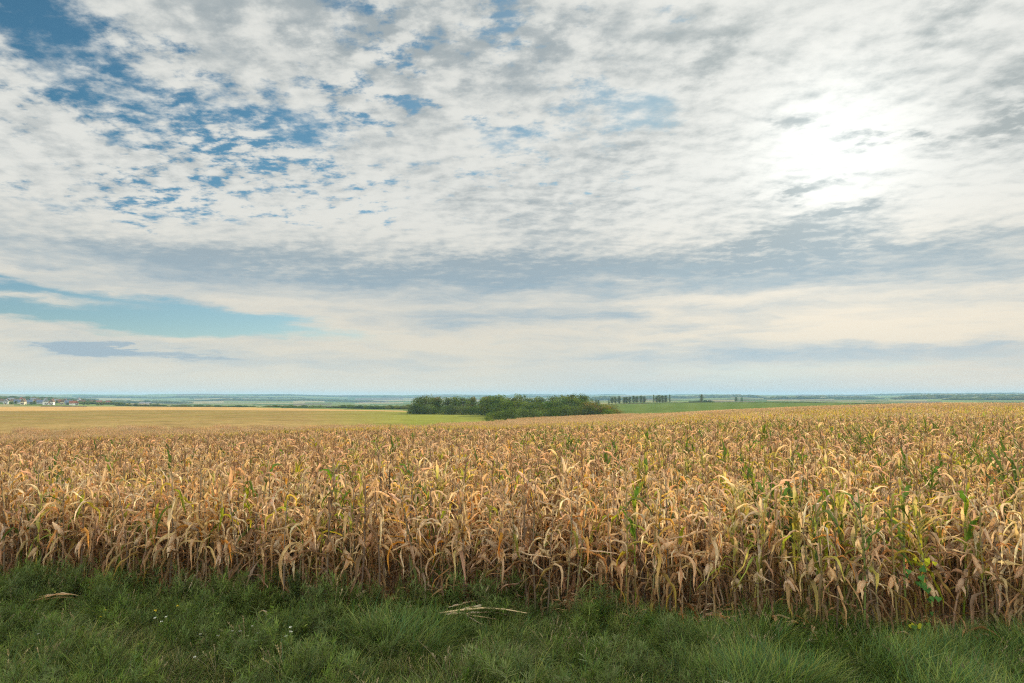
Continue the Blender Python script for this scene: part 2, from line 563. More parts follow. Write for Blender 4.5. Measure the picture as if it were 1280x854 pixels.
def build_ground():
    az = np.concatenate([np.arange(-180, -48, 4.0), np.arange(-48, 48.001, 0.3), np.arange(52, 180.1, 4.0)])
    r = np.concatenate([[0.0], np.linspace(2, 30, 24), np.geomspace(32, 10800, 320)])
    A, RR = np.meshgrid(az, r, indexing='ij')
    X, Y = RR * np.sin(np.radians(A)), RR * np.cos(np.radians(A))
    Z = ground_np(X, Y)
    n = len(r)
    me = bpy.data.meshes.new("ground")
    idx = np.arange(len(az) * n).reshape(len(az), n)
    F = np.stack([idx[:-1, :-1], idx[:-1, 1:], idx[1:, 1:], idx[1:, :-1]], -1).reshape(-1, 4)[:, ::-1]
    me.from_pydata(np.stack([X, Y, Z], -1).reshape(-1, 3).tolist(), [], F.tolist())
    cols = np.ones((len(F), 4), np.float32)
    am, rm = (az[:-1] + az[1:]) / 2, np.sqrt(np.maximum(r[:-1], 0.5) * r[1:])
    k = 0
    for a_ in am:
        for r_ in rm:
            cols[k, :3] = field_colour(a_, r_, r_ * math.sin(R(a_)), r_ * math.cos(R(a_)))
            k += 1
    at = me.color_attributes.new("tint", 'FLOAT_COLOR', 'CORNER')
    at.data.foreach_set("color", np.repeat(cols, 4, axis=0).ravel())
    me.polygons.foreach_set("use_smooth", np.ones(len(F), dtype=bool))
    m, h = new_mat("land")
    t = m.node_tree
    a = t.nodes.new('ShaderNodeAttribute')
    a.attribute_name = "tint"
    geo = t.nodes.new('ShaderNodeNewGeometry')
    n1 = h.noise(geo.outputs['Position'], 0.03, 8, 0.65)
    n2 = h.noise(geo.outputs['Position'], 0.9, 6, 0.7)
    n3 = h.noise(geo.outputs['Position'], 0.22, 5, 0.7)
    val = h.add(-0.55, h.mul(n1, 0.8), h.mul(n2, 1.0), h.mul(n3, 1.3))
    c = h.mix(1.0, a.outputs['Color'], h.xyz(val, val, val), 'MULTIPLY')
    p = t.nodes.new('ShaderNodeBsdfPrincipled')
    t.links.new(c, p.inputs['Base Color'])
    p.inputs['Roughness'].default_value = 1.0
    p.inputs['Specular IOR Level'].default_value = 0.0
    bump = t.nodes.new('ShaderNodeBump')
    bump.inputs['Strength'].default_value = 0.6
    bump.inputs['Distance'].default_value = 0.5
    t.links.new(n2, bump.inputs['Height'])
    t.links.new(bump.outputs[0], p.inputs['Normal'])
    o = t.nodes.new('ShaderNodeOutputMaterial')
    t.links.new(p.outputs[0], o.inputs[0])
    me.materials.append(m)
    me.update()
    ob = link("ground", me)
    tag(ob, "rolling farmland of tan, olive and green fields reaching to the hazy horizon", "ground", kind='structure')


build_ground()

# ------------------------------------------------------------------ haze
HAZE_DENSITY = 1.0e-4
hb = MB()
hb.box((-11500, -11500, -60), (11500, 11500, 54), (1, 1, 1))
hm = bpy.data.materials.new("air")
hm.use_nodes = True
hm.node_tree.nodes.clear()
pv = hm.node_tree.nodes.new('ShaderNodeVolumePrincipled')
pv.inputs['Color'].default_value = (0.44, 0.76, 1.0, 1)
pv.inputs['Density'].default_value = HAZE_DENSITY
pv.inputs['Anisotropy'].default_value = 0.0
ho = hm.node_tree.nodes.new('ShaderNodeOutputMaterial')
hm.node_tree.links.new(pv.outputs[0], ho.inputs['Volume'])
haze = link("haze", hb.mesh("haze", hm, False))
tag(haze, "thin bluish haze in the air over the far land", "haze", kind='stuff')

# ------------------------------------------------------------------ corn
STRAW = (0.72, 0.50, 0.265)
PALE = (0.82, 0.66, 0.44)
PINK = (0.67, 0.44, 0.26)
ORANGE = (0.68, 0.34, 0.10)
YELLOW = (0.60, 0.47, 0.075)
LIME = (0.32, 0.36, 0.045)
GREEN = (0.10, 0.17, 0.028)
BROWN = (0.28, 0.17, 0.085)
DUSK = (0.15, 0.11, 0.08)


def corn_leaf(mb, base, az, L, W, e0, e1, bend, c0, c1, segs=9, curl=0.5, side=0.0, calm=False):
    """one blade: leaves the stalk at elevation e0, folds over around `bend` and ends at e1"""
    p = Vector(base)
    rows, cols = [], []
    tw = rnd.uniform(-2.6, 2.6)
    ke, kf, ka = rnd.uniform(.12, .5), rnd.uniform(6, 13), rnd.uniform(.1, .55)
    tw0 = rnd.uniform(-0.3, 0.3)
    ph = rnd.uniform(0, 6)
    if calm:
        tw, ke, ka = tw * .4, ke * .25, ka * .3
    wave = rnd.uniform(0.05, 0.22)
    sharp = rnd.uniform(4, 12)
    for i in range(segs + 1):
        t = i / segs
        k = 1 / (1 + math.exp(-sharp * (t - bend)))
        e = lerp(e0, e1, k) + ke * math.sin(t * kf + ph)
        a = az + side * t + ka * math.sin(t * 5 + ph)
        d = Vector((math.sin(a) * math.cos(e), math.cos(a) * math.cos(e), math.sin(e)))
        if i:
            p = p + d * (L / segs)
        s = Vector((math.cos(a), -math.sin(a), 0))
        nrm = s.cross(d)
        ang = tw0 + tw * t * t + wave * math.sin(t * 14 + ph)
        s2 = s * math.cos(ang) + nrm * math.sin(ang)
        n2 = nrm * math.cos(ang) - s * math.sin(ang)
        w = W * (0.55 + 0.45 * min(1, t * 5)) * max(0.03, (1 - t ** 2.4)) * 0.5
        cu = curl * (0.5 + 0.8 * t)
        edge = n2 * (w * cu * 1.3) + n2 * (w * 0.5 * math.sin(t * 21 + ph))
        edge2 = n2 * (w * cu * 1.3) + n2 * (w * 0.5 * math.sin(t * 19 + ph * 2))
        wr = w * max(0.25, 1 - 0.35 * cu)
        rows.append([p - s2 * wr + edge, p, p + s2 * wr + edge2])
        cols.append(cmix(c0, c1, min(1, t * 1.5)))
    mb.strip(rows, cols)


def stalk_path(h, lean, laz, n=7):
    pts = []
    for i in range(n + 1):
        t = i / n
        o = lean * t ** 1.8
        pts.append(Vector((math.sin(laz) * o + 0.008 * math.sin(9 * t + laz), math.cos(laz) * o + 0.008 * math.sin(7 * t), h * t)))
    return pts


def along(pts, t):
    f = t * (len(pts) - 1)
    i = min(int(f), len(pts) - 2)
    return pts[i].lerp(pts[i + 1], f - i)


def corn_parts(look, lod=0):
    """returns dict of MB for stalk, foliage, ear, tassel"""
    h = rnd.uniform(1.52, 1.80)
    lean = abs(rnd.gauss(0, 0.09))
    if look == 'bent':
        lean = rnd.uniform(0.6, 0.95)
        h = rnd.uniform(1.15, 1.4)
    if look == 'green':
        h = rnd.uniform(1.62, 1.86)
    laz = rnd.uniform(0, 6.28)
    path = stalk_path(h, lean, laz, 8 if lod == 0 else 3)
    st, fo, ea, ta = MB(), MB(), MB(), MB()
    sc = {'green': cmix(GREEN, LIME, 0.2), 'yellow': cmix(LIME, BROWN, 0.5), 'brown': DUSK, 'bent': BROWN}.get(look, rnd.choice([BROWN, cmix(BROWN, GREEN, 0.5), DUSK, cmix(DUSK, GREEN, .4)]))
    rads = [lerp(0.0145, 0.006, i / (len(path) - 1)) for i in range(len(path))]
    st.tube(path, rads, [cmix(sc, STRAW, 0.15 * i / len(path)) for i in range(len(path))], 6 if lod == 0 else 3)
    if lod == 0:        # nodes of the stalk
        for i in range(1, 8):
            p = along(path, i / 8.5)
            st.tube([p - Vector((0, 0, 0.009)), p, p + Vector((0, 0, 0.009))], [0.012, 0.0165, 0.011], DUSK, 6, False)
    n = rnd.randint(16, 20) if lod == 0 else (12 if lod == 1 else 6)
    plane = rnd.uniform(0, math.pi)
    for i in range(n):
        t = 0.10 + 0.88 * (i + 0.3 * rnd.random()) / n
        if lod == 2:
            t = 0.5 + 0.49 * i / n
        b = along(path, t)
        a = plane + (math.pi if i % 2 else 0) + rnd.gauss(0, 0.65)
        # colour
        x = rnd.random()
        if look == 'green':
            c1 = GREEN if x < .35 else LIME if x < .6 else YELLOW if x < .75 else STRAW
            c0 = GREEN if t > 0.3 else BROWN
        elif look == 'yellow':
            c1 = YELLOW if x < .3 else LIME if x < .5 else ORANGE if x < .62 else STRAW
            c0 = LIME
        elif look == 'orange':
            c1 = ORANGE if x < .42 else PINK if x < .7 else STRAW
            c0 = cmix(ORANGE, YELLOW, rnd.random() * .7)
        elif look == 'pale':
            c1 = PALE if x < .5 else STRAW if x < .85 else PINK
            c0 = STRAW
        elif look in ('brown', 'bent'):
            c1 = BROWN if x < .35 else PINK if x < .65 else STRAW
            c0 = BROWN
        else:
            c1 = STRAW if x < .36 else PINK if x < .54 else PALE if x < .70 else ORANGE if x < .83 else YELLOW if x < .91 else LIME if x < .97 else GREEN
            c0 = cmix(c1, LIME if rnd.random() < .25 else BROWN, 0.35)
        if t < 0.46:  # low leaves: withered brown, also darkened to stand in for shade
            c1, c0 = cmix(c1, BROWN, rnd.uniform(.35, 1)), cmix(BROWN, DUSK, rnd.random() * .6)
        c0, c1 = jit(c0, .24), jit(c1, .22)
        L = rnd.uniform(0.32, 0.66) * (0.72 + 0.5 * math.sin(math.pi * min(1, t + .1)))
        W = rnd.uniform(0.034, 0.076) * (1, 1.12, 1.3)[lod]
        if t < 0.36:
            L *= rnd.uniform(.45, .85)
        u = rnd.random()
        segs = 9 if lod == 0 else (4 if lod == 1 else 2)
        if look in ('green', 'yellow') and t > 0.55 and u < 0.7:
            corn_leaf(fo, b, a, L, W, R(rnd.uniform(58, 80)), R(rnd.uniform(-40, 50)), rnd.uniform(.6, .95), c0, c1, segs, 0.4, rnd.gauss(0, .3))
        elif t < 0.62 and u > 0.80:     # snapped, sticking out across its neighbours
            corn_leaf(fo, b, a, L * 1.05, W * .8, R(rnd.uniform(15, 60)), R(rnd.uniform(-45, 0)), rnd.uniform(.2, .5), c0, c1, segs, 0.9, rnd.gauss(0, .7))
        elif t < 0.38 or u < 0.24:       # withered, hanging beside the stalk
            corn_leaf(fo, b, a, L * 1.0, W * 0.85, R(rnd.uniform(5, 50)), R(rnd.uniform(-92, -70)), rnd.uniform(.08, .22), c0, c1, segs, 0.9, rnd.gauss(0, .5))
        elif u < 0.80:                  # arched over
            corn_leaf(fo, b, a, L, W, R(rnd.uniform(52, 84)), R(rnd.uniform(-90, -52)), rnd.uniform(.24, .52), c0, c1, segs, 0.7, rnd.gauss(0, .45))
        else:
            corn_leaf(fo, b, a, L * 0.85, W, R(rnd.uniform(40, 75)), R(rnd.uniform(-20, 40)), rnd.uniform(.5, .9), c0, c1, segs, 0.6, rnd.gauss(0, .4))
    # ear in its husk
    t = rnd.uniform(0.42, 0.58)
    b = along(path, t)
    a = plane + rnd.uniform(-.6, .6)
    up = rnd.choice([0.9, 0.4, -0.8, -1.1])
    d = Vector((math.sin(a) * .6, math.cos(a) * .6, up)).normalized()
    L = rnd.uniform(.19, .27)
    hc = jit(cmix(PALE, STRAW, rnd.random()), .1)
    if lod == 0:
        prof = [(0, .010), (.08, .024), (.3, .036), (.6, .033), (.85, .018), (1.0, .004)]
        ea.tube([b + d * (L * q) for q, _ in prof], [w for _, w in prof], [cmix(BROWN, hc, min(1, q * 3 + .3)) for q, _ in prof], 8)
        for k in range(4):
            aa = a + k * 1.6
            corn_leaf(ea, b + d * L * rnd.uniform(.1, .5), aa, rnd.uniform(.12, .2), .045, R(60 if up > 0 else -30), R(-60 if up > 0 else -88), .5, hc, jit(hc, .1), 4, .6)
    # tassel
    tp = path[-1]
    if lod == 0:
        tcx = jit(cmix(BROWN, STRAW, rnd.uniform(.1, .6)), .1)
        for k in range(rnd.randint(4, 7)):
            aa = rnd.uniform(0, 6.28)
            e = R(rnd.uniform(40, 88))
            ln = rnd.uniform(.10, .2)
            dd = Vector((math.sin(aa) * math.cos(e), math.cos(aa) * math.cos(e), math.sin(e)))
            ta.tube([tp, tp + dd * ln * .5, tp + dd * ln + Vector((0, 0, -.03))], [.004, .004, .002], tcx, 3)
    return dict(stalk=st, foliage=fo, ear=ea, tassel=ta)


LOOKS = (['dry'] * 9 + ['pale'] * 4 + ['orange'] * 3 + ['yellow'] * 2 + ['green'] * 2 + ['brown'] * 2 + ['bent'] * 1)
PROTOS = []                                   # (look, {part: mesh})
for lk in LOOKS:
    parts = corn_parts(lk)
    PROTOS.append((lk, {k: v.mesh("corn_" + k, M_CORN if k in ('foliage', 'ear') else M_STALK) for k, v in parts.items()}, parts))


def join_mb(mbs):
    o = MB()
    for b_, off, rot, s in mbs:
        base = len(o.v)
        cz, sz = math.cos(rot) * s, math.sin(rot) * s
        o.v += [Vector((off[0] + p.x * cz - p.y * sz, off[1] + p.x * sz + p.y * cz, off[2] + p.z * s)) for p in b_.v]
        o.c += b_.c
        o.f += [tuple(base + i for i in f) for f in b_.f]
    return o


# masses placed by a geometry node group; the sources stay outside the scene
def scatter_object(name, src_meshes, pts, rots, scl, idx, label, cat):
    coll = bpy.data.collections.new(name + "_sources")
    for i, me in enumerate(src_meshes):
        coll.objects.link(bpy.data.objects.new("%s_source_%02d" % (name, i), me))
    me = bpy.data.meshes.new(name)
    me.from_pydata([tuple(p) for p in pts], [], [])
    a = me.attributes.new("rot", 'FLOAT_VECTOR', 'POINT')
    a.data.foreach_set("vector", np.asarray(rots, np.float32).ravel())
    a = me.attributes.new("scl", 'FLOAT', 'POINT')
    a.data.foreach_set("value", np.asarray(scl, np.float32))
    a = me.attributes.new("idx", 'INT', 'POINT')
    a.data.foreach_set("value", np.asarray(idx, np.int32))
    ng = bpy.data.node_groups.new(name, 'GeometryNodeTree')
    ng.interface.new_socket("Geometry", in_out='INPUT', socket_type='NodeSocketGeometry')
    ng.interface.new_socket("Geometry", in_out='OUTPUT', socket_type='NodeSocketGeometry')
    N = ng.nodes.new
    gi, go = N('NodeGroupInput'), N('NodeGroupOutput')
    ci = N('GeometryNodeCollectionInfo')
    ci.inputs['Collection'].default_value = coll
    ci.inputs['Separate Children'].default_value = True
    ci.inputs['Reset Children'].default_value = True
    iop = N('GeometryNodeInstanceOnPoints')
    iop.inputs['Pick Instance'].default_value = True

    def attr(nm, ty):
        n = N('GeometryNodeInputNamedAttribute')
        n.data_type = ty
        n.inputs[0].default_value = nm
        return n.outputs[0]
    L_ = ng.links.new
    L_(gi.outputs[0], iop.inputs['Points'])
    L_(ci.outputs[0], iop.inputs['Instance'])
    L_(attr("idx", 'INT'), iop.inputs['Instance Index'])
    L_(attr("rot", 'FLOAT_VECTOR'), iop.inputs['Rotation'])
    L_(attr("scl", 'FLOAT'), iop.inputs['Scale'])
    L_(iop.outputs[0], go.inputs[0])
    ob = link(name, me)
    md = ob.modifiers.new("scatter", 'NODES')
    md.node_group = ng
    tag(ob, label, cat, kind='stuff')
    return ob


ROW, STEP = 0.56, 0.165
tang = Vector((1, EDGE_B, 0)).normalized()
nor = Vector((-EDGE_B, 1, 0)).normalized()
plants = []                                    # (x, y, row)
rp = random.Random(3)
FULL_R = 46.0
for row in range(0, 90):
    for k in range(-330, 331):
        s = k * STEP + rp.gauss(0, 0.045)
        if rp.random() < (0.05 if row else 0.10):
            continue
        o = row * ROW + rp.gauss(0, 0.05) + 0.05
        x = s * tang.x + o * nor.x
        y0 = EDGE_A + s * tang.y + o * nor.y
        y = y0 + (edge_y(x) - (EDGE_A + EDGE_B * x)) * max(0, 1 - row / 4)
        r = math.hypot(x, y)
        az = math.degrees(math.atan2(x, y))
        if r > FULL_R or abs(az) > 43:
            continue
        plants.append((x, y, row, r, az))


def green_patch(x, y):
    """where the crop is still green: a few wandering patches, more to the right"""
    n = mnoise.noise(Vector((x * 0.35, y * 0.30, 3.0))) + 0.5 * mnoise.noise(Vector((x * 1.1, y * 1.1, 9.0)))
    return n + 0.28 * max(-1, min(1, x / 7.0))


by_look = {}
for i, (lk, _, _) in enumerate(PROTOS):
    by_look.setdefault(lk, []).append(i)


def pick(x, y, row):
    gp = green_patch(x, y)
    q = rp.random()
    if gp > 0.28 and q < 0.5:
        lk = 'green' if rp.random() < .4 else 'yellow'
    elif q < 0.045:
        lk = 'yellow'
    elif q < 0.07:
        lk = 'green'
    elif q < 0.20:
        lk = 'orange' if x > -1 or rp.random() < .5 else 'dry'
    elif q < 0.42:
        lk = 'pale'
    elif q < 0.50:
        lk = 'brown'
    elif q < 0.515 and row < 1:
        lk = 'bent'
    else:
        lk = 'dry'
    return rp.choice(by_look[lk])


in_view = [p for p in plants if abs(p[4]) < 37.6]
in_view.sort(key=lambda p: (p[2], p[3]))
single = set(id(p) for p in in_view[:298])
ROWN = ['in the front row', 'in the second row', 'in the third row', 'in the fourth row', 'in the fifth row']
LOOKN = {'dry': ['drooping tan corn plant', 'thin tan corn plant', 'tall tan corn plant', 'bushy tan corn plant', 'hook leaved tan corn plant',
                 'crumpled tan corn plant', 'short tan corn plant', 'twisted tan corn plant', 'ragged tan corn plant'],
         'pale': ['pale straw corn plant', 'bleached corn plant', 'cream corn plant', 'long leaved pale corn plant'],
         'orange': ['orange tinged corn plant', 'rusty orange corn plant', 'peach coloured corn plant'],
         'yellow': ['yellowing corn plant', 'lime and yellow corn plant'], 'green': ['green leaved corn plant', 'upright green corn plant'],
         'brown': ['brown withered corn plant', 'dark brown corn plant'], 'bent': ['bent brown corn plant']}
PLACES = [(-7.2, 'at the far left end'), (-5.9, 'left of the left fallen leaves'), (-4.6, 'behind the left fallen leaves'), (-3.5, 'behind the white flowers'), (-2.8, 'behind the feathery weeds'), (-1.9, 'right of the feathery weeds'), (-1.2, 'left of the broken stalk'),
          (-0.2, 'behind the broken stalk'), (0.6, 'right of the broken stalk'), (1.5, 'behind the middle withered leaves'), (2.6, 'right of the middle withered leaves'), (3.6, 'left of the drooping grey leaves'), (4.35, 'behind the drooping grey leaves'),
          (5.2, 'beside the climbing vine'), (6.1, 'right of the vine'), (99, 'at the far right end')]

proto_roots = {}


def place_corn(pi, x, y, z, rot, s, tilt, label):
    lk, meshes, _ = PROTOS[pi]
    if pi not in proto_roots:
        root = bpy.data.objects.new("corn_plant", None)
        COL.objects.link(root)
        for part in ('stalk', 'foliage', 'ear', 'tassel'):
            link(part, meshes[part], root)
        proto_roots[pi] = root
    else:
        root = copy_tree(proto_roots[pi])
    root.location = (x, y, z)
    root.rotation_euler = (tilt[0], tilt[1], rot)
    root.scale = (s, s, s)
    root.empty_display_size = 0.1
    tag(root, label, "corn", "corn plants along the field edge")
    return root


mass = []
for p in plants:
    x, y, row, r, az = p
    pi = pick(x, y, row)
    s = rp.uniform(0.84, 1.10) * (1 + .10 * mnoise.noise(Vector((x * .45, y * .45, 77.0))))
    rot = rp.uniform(0, 6.283)
    tilt = (rp.gauss(0, 0.05), rp.gauss(0, 0.05))
    z = gz(x, y) - 0.01
    if id(p) in single:
        lk = PROTOS[pi][0]
        nm = LOOKN[lk][by_look[lk].index(pi)]
        place = next(w for lim, w in PLACES if x < lim)
        place_corn(pi, x, y, z, rot, s, tilt, "%s %s, %s" % (nm, ROWN[min(row, 4)], place))
    else:
        mass.append((x, y, z, tilt[0], tilt[1], rot, s, pi))

mass = np.array(mass)
full = []
for lk, meshes, parts in PROTOS:
    mb = join_mb([(parts['foliage'], (0, 0, 0), 0, 1), (parts['ear'], (0, 0, 0), 0, 1)])
    m1 = mb.mesh("corn_mass", M_CORN)
    full.append(join_mb([(parts[k], (0, 0, 0), 0, 1) for k in ('stalk', 'foliage', 'ear', 'tassel')]).mesh("corn_mass", M_CORN))

# patches of coarse plants for the farther field
NT, TS = 8, 4.0
lowp = {lk: [corn_parts(lk, 1) for _ in range(5)] for lk in ('dry', 'pale', 'orange', 'yellow', 'green', 'brown')}
vlow = {lk: [corn_parts(lk, 2) for _ in range(5)] for lk in ('dry', 'pale', 'orange', 'yellow', 'green', 'brown')}
tiles = []
for kind, src in (('mid', lowp), ('far', vlow)):
    for ti in range(NT):
        items = []
        n = int(TS * TS * (9.5 if kind == 'mid' else 8.0))
        for _ in range(n):
            q = rnd.random()
            gg = 0.05 if ti < 5 else 0.20
            lk = 'yellow' if q < gg * .7 else 'green' if q < gg else 'orange' if q < gg + .08 else 'pale' if q < gg + .36 else 'brown' if q < gg + .42 else 'dry'
            pr = rnd.choice(src[lk])
            off = (rnd.uniform(-TS / 2, TS / 2), rnd.uniform(-TS / 2, TS / 2), 0)
            rot, s = rnd.uniform(0, 6.28), rnd.uniform(.85, 1.1)
            items.append((pr['foliage'], off, rot, s))
            items.append((pr['stalk'], off, rot, s))
        tj = join_mb(items)
        if kind == 'far':       # the distant rows have fewer yellow leaves left
            tj.c = [cmix((c[0], c[1] * .95, c[2]), (0.62, 0.445, 0.25), 0.45) for c in tj.c]
        tiles.append(tj.mesh("corn_patch", M_CORN))

n_full = len(full)
rows_ = [tuple(m_) for m_ in mass]
for gx in np.arange(-330, 330, TS):
    for gy in np.arange(0, 330, TS):
        x, y = gx + TS / 2, gy + TS / 2
        r = math.hypot(x, y)
        az = math.degrees(math.atan2(x, y))
        if abs(az) > 44 or r < FULL_R - TS * .2 or r > corn_far(az):
            continue
        # tilt with the slope
        sx_ = (gz(x + 3, y) - gz(x - 3, y)) / 6
        sy_ = (gz(x, y + 3) - gz(x, y - 3)) / 6
        if az < -6 and rp.random() < (r - (corn_far(az) - 100)) / 110:
            continue
        k = rp.randint(0, 4)
        gp = green_patch(x * 0.25, y * 0.12)
        if gp > 0.25 and rp.random() < .8:
            k = rp.randint(5, 7)
        quarter = rp.randint(0, 3)
        # rotate the tilt into the turned frame
        ca, sa = math.cos(quarter * math.pi / 2), math.sin(quarter * math.pi / 2)
        lx, ly = sx_ * ca + sy_ * sa, -sx_ * sa + sy_ * ca
        rows_.append((x, y, gz(x, y), math.atan(ly), -math.atan(lx), quarter * math.pi / 2, 1.0, n_full + k + (NT if r > 110 else 0)))
rows_ = np.array(rows_)
# collections hand out their members in name order, which the numbered source names keep
scatter_object("cornfield", full + tiles, rows_[:, :3], rows_[:, 3:6], rows_[:, 6], rows_[:, 7].astype(int),
               "ripe corn field, tan with green streaks, spreading behind the front rows", "corn field")

# ------------------------------------------------------------------ grass verge
G_DARK, G_MID, G_LIGHT, G_DRY, G_BLUE = (0.074, 0.125, 0.024), (0.14, 0.215, 0.042), (0.26, 0.30, 0.07), (0.36, 0.30, 0.15), (0.060, 0.145, 0.050)


def tuft(n, lmin, lmax, spread, comb, cols, width=0.005):
    mb = MB()
    for _ in range(n):
        a = rnd.uniform(0, 6.28)
        rr = spread * math.sqrt(rnd.random())
        p = Vector((math.sin(a) * rr, math.cos(a) * rr, -0.01))
        L = rnd.uniform(lmin, lmax)
        da = rnd.gauss(0, 1.0) if comb else rnd.uniform(0, 6.28)
        e0, e1 = R(rnd.uniform(55, 88)), R(rnd.uniform(-35, 45)) if comb else R(rnd.uniform(0, 75))
        c = jit(rnd.choice(cols), .25)
        rows, cc = [], []
        seg = 4
        for i in range(seg + 1):
            t = i / seg
            e = lerp(e0, e1, t ** 0.8)
            d = Vector((math.cos(da) * math.cos(e), math.sin(da) * math.cos(e), math.sin(e)))
            if i:
                p = p + d * (L / seg)
            w = width * (1 - t ** 1.6) * .5 + 0.0004
            s = Vector((-math.sin(da), math.cos(da), 0)) * w
            rows.append([p - s, p + s])
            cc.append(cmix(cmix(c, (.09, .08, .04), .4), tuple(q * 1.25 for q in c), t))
        mb.strip(rows, cc)
    return mb


def herb(h, n, cols, lw, ll, stemcol):
    """short leafy weed"""
    mb = MB()
    ns = rnd.randint(2, 4)
    for _ in range(ns):
        a = rnd.uniform(0, 6.28)
        lean = rnd.uniform(0.05, 0.3) * h
        hh = h * rnd.uniform(.6, 1)
        pts = [Vector((math.sin(a) * lean * t * t, math.cos(a) * lean * t * t, hh * t)) for t in (0, .35, .7, 1)]
        mb.tube(pts, [.003, .0025, .002, .001], stemcol, 3)
        for k in range(n // ns):
            t = rnd.uniform(.1, 1)
            p = along(pts, t)
            b = rnd.uniform(0, 6.28)
            e = R(rnd.uniform(-20, 60))
            d = Vector((math.sin(b) * math.cos(e), math.cos(b) * math.cos(e), math.sin(e)))
            l2 = ll * rnd.uniform(.5, 1.1)
            s = d.cross(Vector((0, 0, 1))).normalized() * lw * l2
            mb.leaf(p + d * l2 * .6, d * l2 * .5, s, jit(rnd.choice(cols), .2))
    return mb


tufts = []
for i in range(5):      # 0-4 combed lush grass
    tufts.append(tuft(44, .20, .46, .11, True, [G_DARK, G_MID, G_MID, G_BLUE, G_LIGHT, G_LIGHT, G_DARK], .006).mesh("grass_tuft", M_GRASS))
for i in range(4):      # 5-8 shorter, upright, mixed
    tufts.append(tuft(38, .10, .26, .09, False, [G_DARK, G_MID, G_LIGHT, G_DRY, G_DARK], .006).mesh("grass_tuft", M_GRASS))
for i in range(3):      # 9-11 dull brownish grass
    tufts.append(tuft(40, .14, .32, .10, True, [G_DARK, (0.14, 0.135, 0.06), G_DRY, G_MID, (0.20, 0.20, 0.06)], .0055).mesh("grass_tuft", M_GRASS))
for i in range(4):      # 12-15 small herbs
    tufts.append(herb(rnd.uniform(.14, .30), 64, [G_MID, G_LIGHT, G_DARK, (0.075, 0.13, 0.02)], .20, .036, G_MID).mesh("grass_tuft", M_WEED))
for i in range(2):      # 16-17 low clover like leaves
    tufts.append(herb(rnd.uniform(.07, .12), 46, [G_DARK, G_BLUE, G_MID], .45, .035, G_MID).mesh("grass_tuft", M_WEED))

def wisp(h):
    mb = MB()
    for s_ in range(3):
        a = rnd.uniform(0, 6.28)
        lean = rnd.uniform(.05, .4) * h
        hh = h * rnd.uniform(.6, 1)
        pts = [Vector((math.sin(a) * lean * t * t, math.cos(a) * lean * t * t, hh * t)) for t in (0, .3, .6, .85, 1)]
        mb.tube(pts, [.004, .0035, .003, .002, .001], (.12, .13, .05), 3)
        for k in range(60):
            p = along(pts, rnd.uniform(.12, 1))
            b = rnd.uniform(0, 6.28)
            e = R(rnd.uniform(-5, 65))
            d = Vector((math.sin(b) * math.cos(e), math.cos(b) * math.cos(e), math.sin(e)))
            l2 = rnd.uniform(.04, .11)
            mb.leaf(p + d * l2 * .5, d * l2 * .5, d.cross(Vector((0, 0, 1))).normalized() * .003, jit(rnd.choice([(.13, .19, .045), (.17, .21, .06), (.10, .16, .035)]), .25))
    return mb


def dry_stem(h):
    mb = MB()
    for s_ in range(4):
        a = rnd.uniform(0, 6.28)
        lean = rnd.uniform(.1, .6) * h
        hh = h * rnd.uniform(.6, 1)
        pts = [Vector((math.sin(a) * lean * t * t, math.cos(a) * lean * t * t, hh * t)) for t in (0, .4, .75, 1)]
        c = jit((.36, .30, .17), .2)
        mb.tube(pts, [.0022, .002, .0016, .001], c, 3)
        for k in range(14):
            p = along(pts, rnd.uniform(.75, 1))
            b = rnd.uniform(0, 6.28)
            d = Vector((math.sin(b) * .5, math.cos(b) * .5, .8)).normalized()
            mb.leaf(p + d * .01, d * .012, d.cross(Vector((0, 0, 1))).normalized() * .003, c)
    return mb


for i in range(3):      # 18-20 feathery, 21-22 dead stems
    tufts.append(wisp(.42).mesh("grass_tuft", M_WEED))
for i in range(2):
    tufts.append(dry_stem(.42).mesh("grass_tuft", M_WEED))
gp_, gr_, gs_, gi_ = [], [], [], []
rg = random.Random(11)
for _ in range(36000):
    x = rg.uniform(-13, 12)
    yb = edge_y(x)
    y = yb + 0.45 - 5.6 * rg.random()
    over = y - yb
    if y < 4.4 or (over > 0.1 and rg.random() < .75) or over > 0.6:
        continue
    lush = mnoise.noise(Vector((x * .45, y * .6, 1.0))) + 0.10 * x      # lush grass to the right
    dull = mnoise.noise(Vector((x * .5 + 30, y * .7, 5.0)))
    u = rg.random()
    if lush > 0.15:
        k = rg.randint(0, 4) if u < .86 else rg.randint(5, 11)
    elif dull > 0.18:
        k = rg.randint(9, 11) if u < .7 else rg.randint(5, 8)
    else:
        k = rg.randint(5, 8) if u < .42 else rg.randint(9, 11) if u < .58 else rg.randint(12, 15) if u < .70 else rg.randint(16, 17) if u < .75 else rg.randint(18, 20) if u < .84 else rg.randint(0, 4)
    if rg.random() < .012:
        k = rg.randint(21, 22)
    comb = math.pi * (0.15 + 1.1 * mnoise.noise(Vector((x * .7, y * .9, 20.0)))) + rg.gauss(0, .5)
    rot = comb if k < 12 else rg.uniform(0, 6.28)
    hump = max(.35, 0.62 + 0.80 * (0.5 + mnoise.noise(Vector((x * 1.1, y * 1.5, 40.0))) + .4 * mnoise.noise(Vector((x * 2.9, y * 3.4, 12.0)))))
    gp_.append((x, y, gz(x, y)))
    gr_.append((rg.gauss(0, .08), rg.gauss(0, .08), rot))
    near = max(0.0, 1 + over / 1.1) if over < 0.2 else 1.0
    if x < 0.5 and (12 <= k <= 15 or k >= 18):
        hump *= 1 + .25 * near
    elif x < 0.5:
        hump *= 1 + .0 * near
    gs_.append(rg.uniform(.75, 1.15) * hump)
    gi_.append(k)
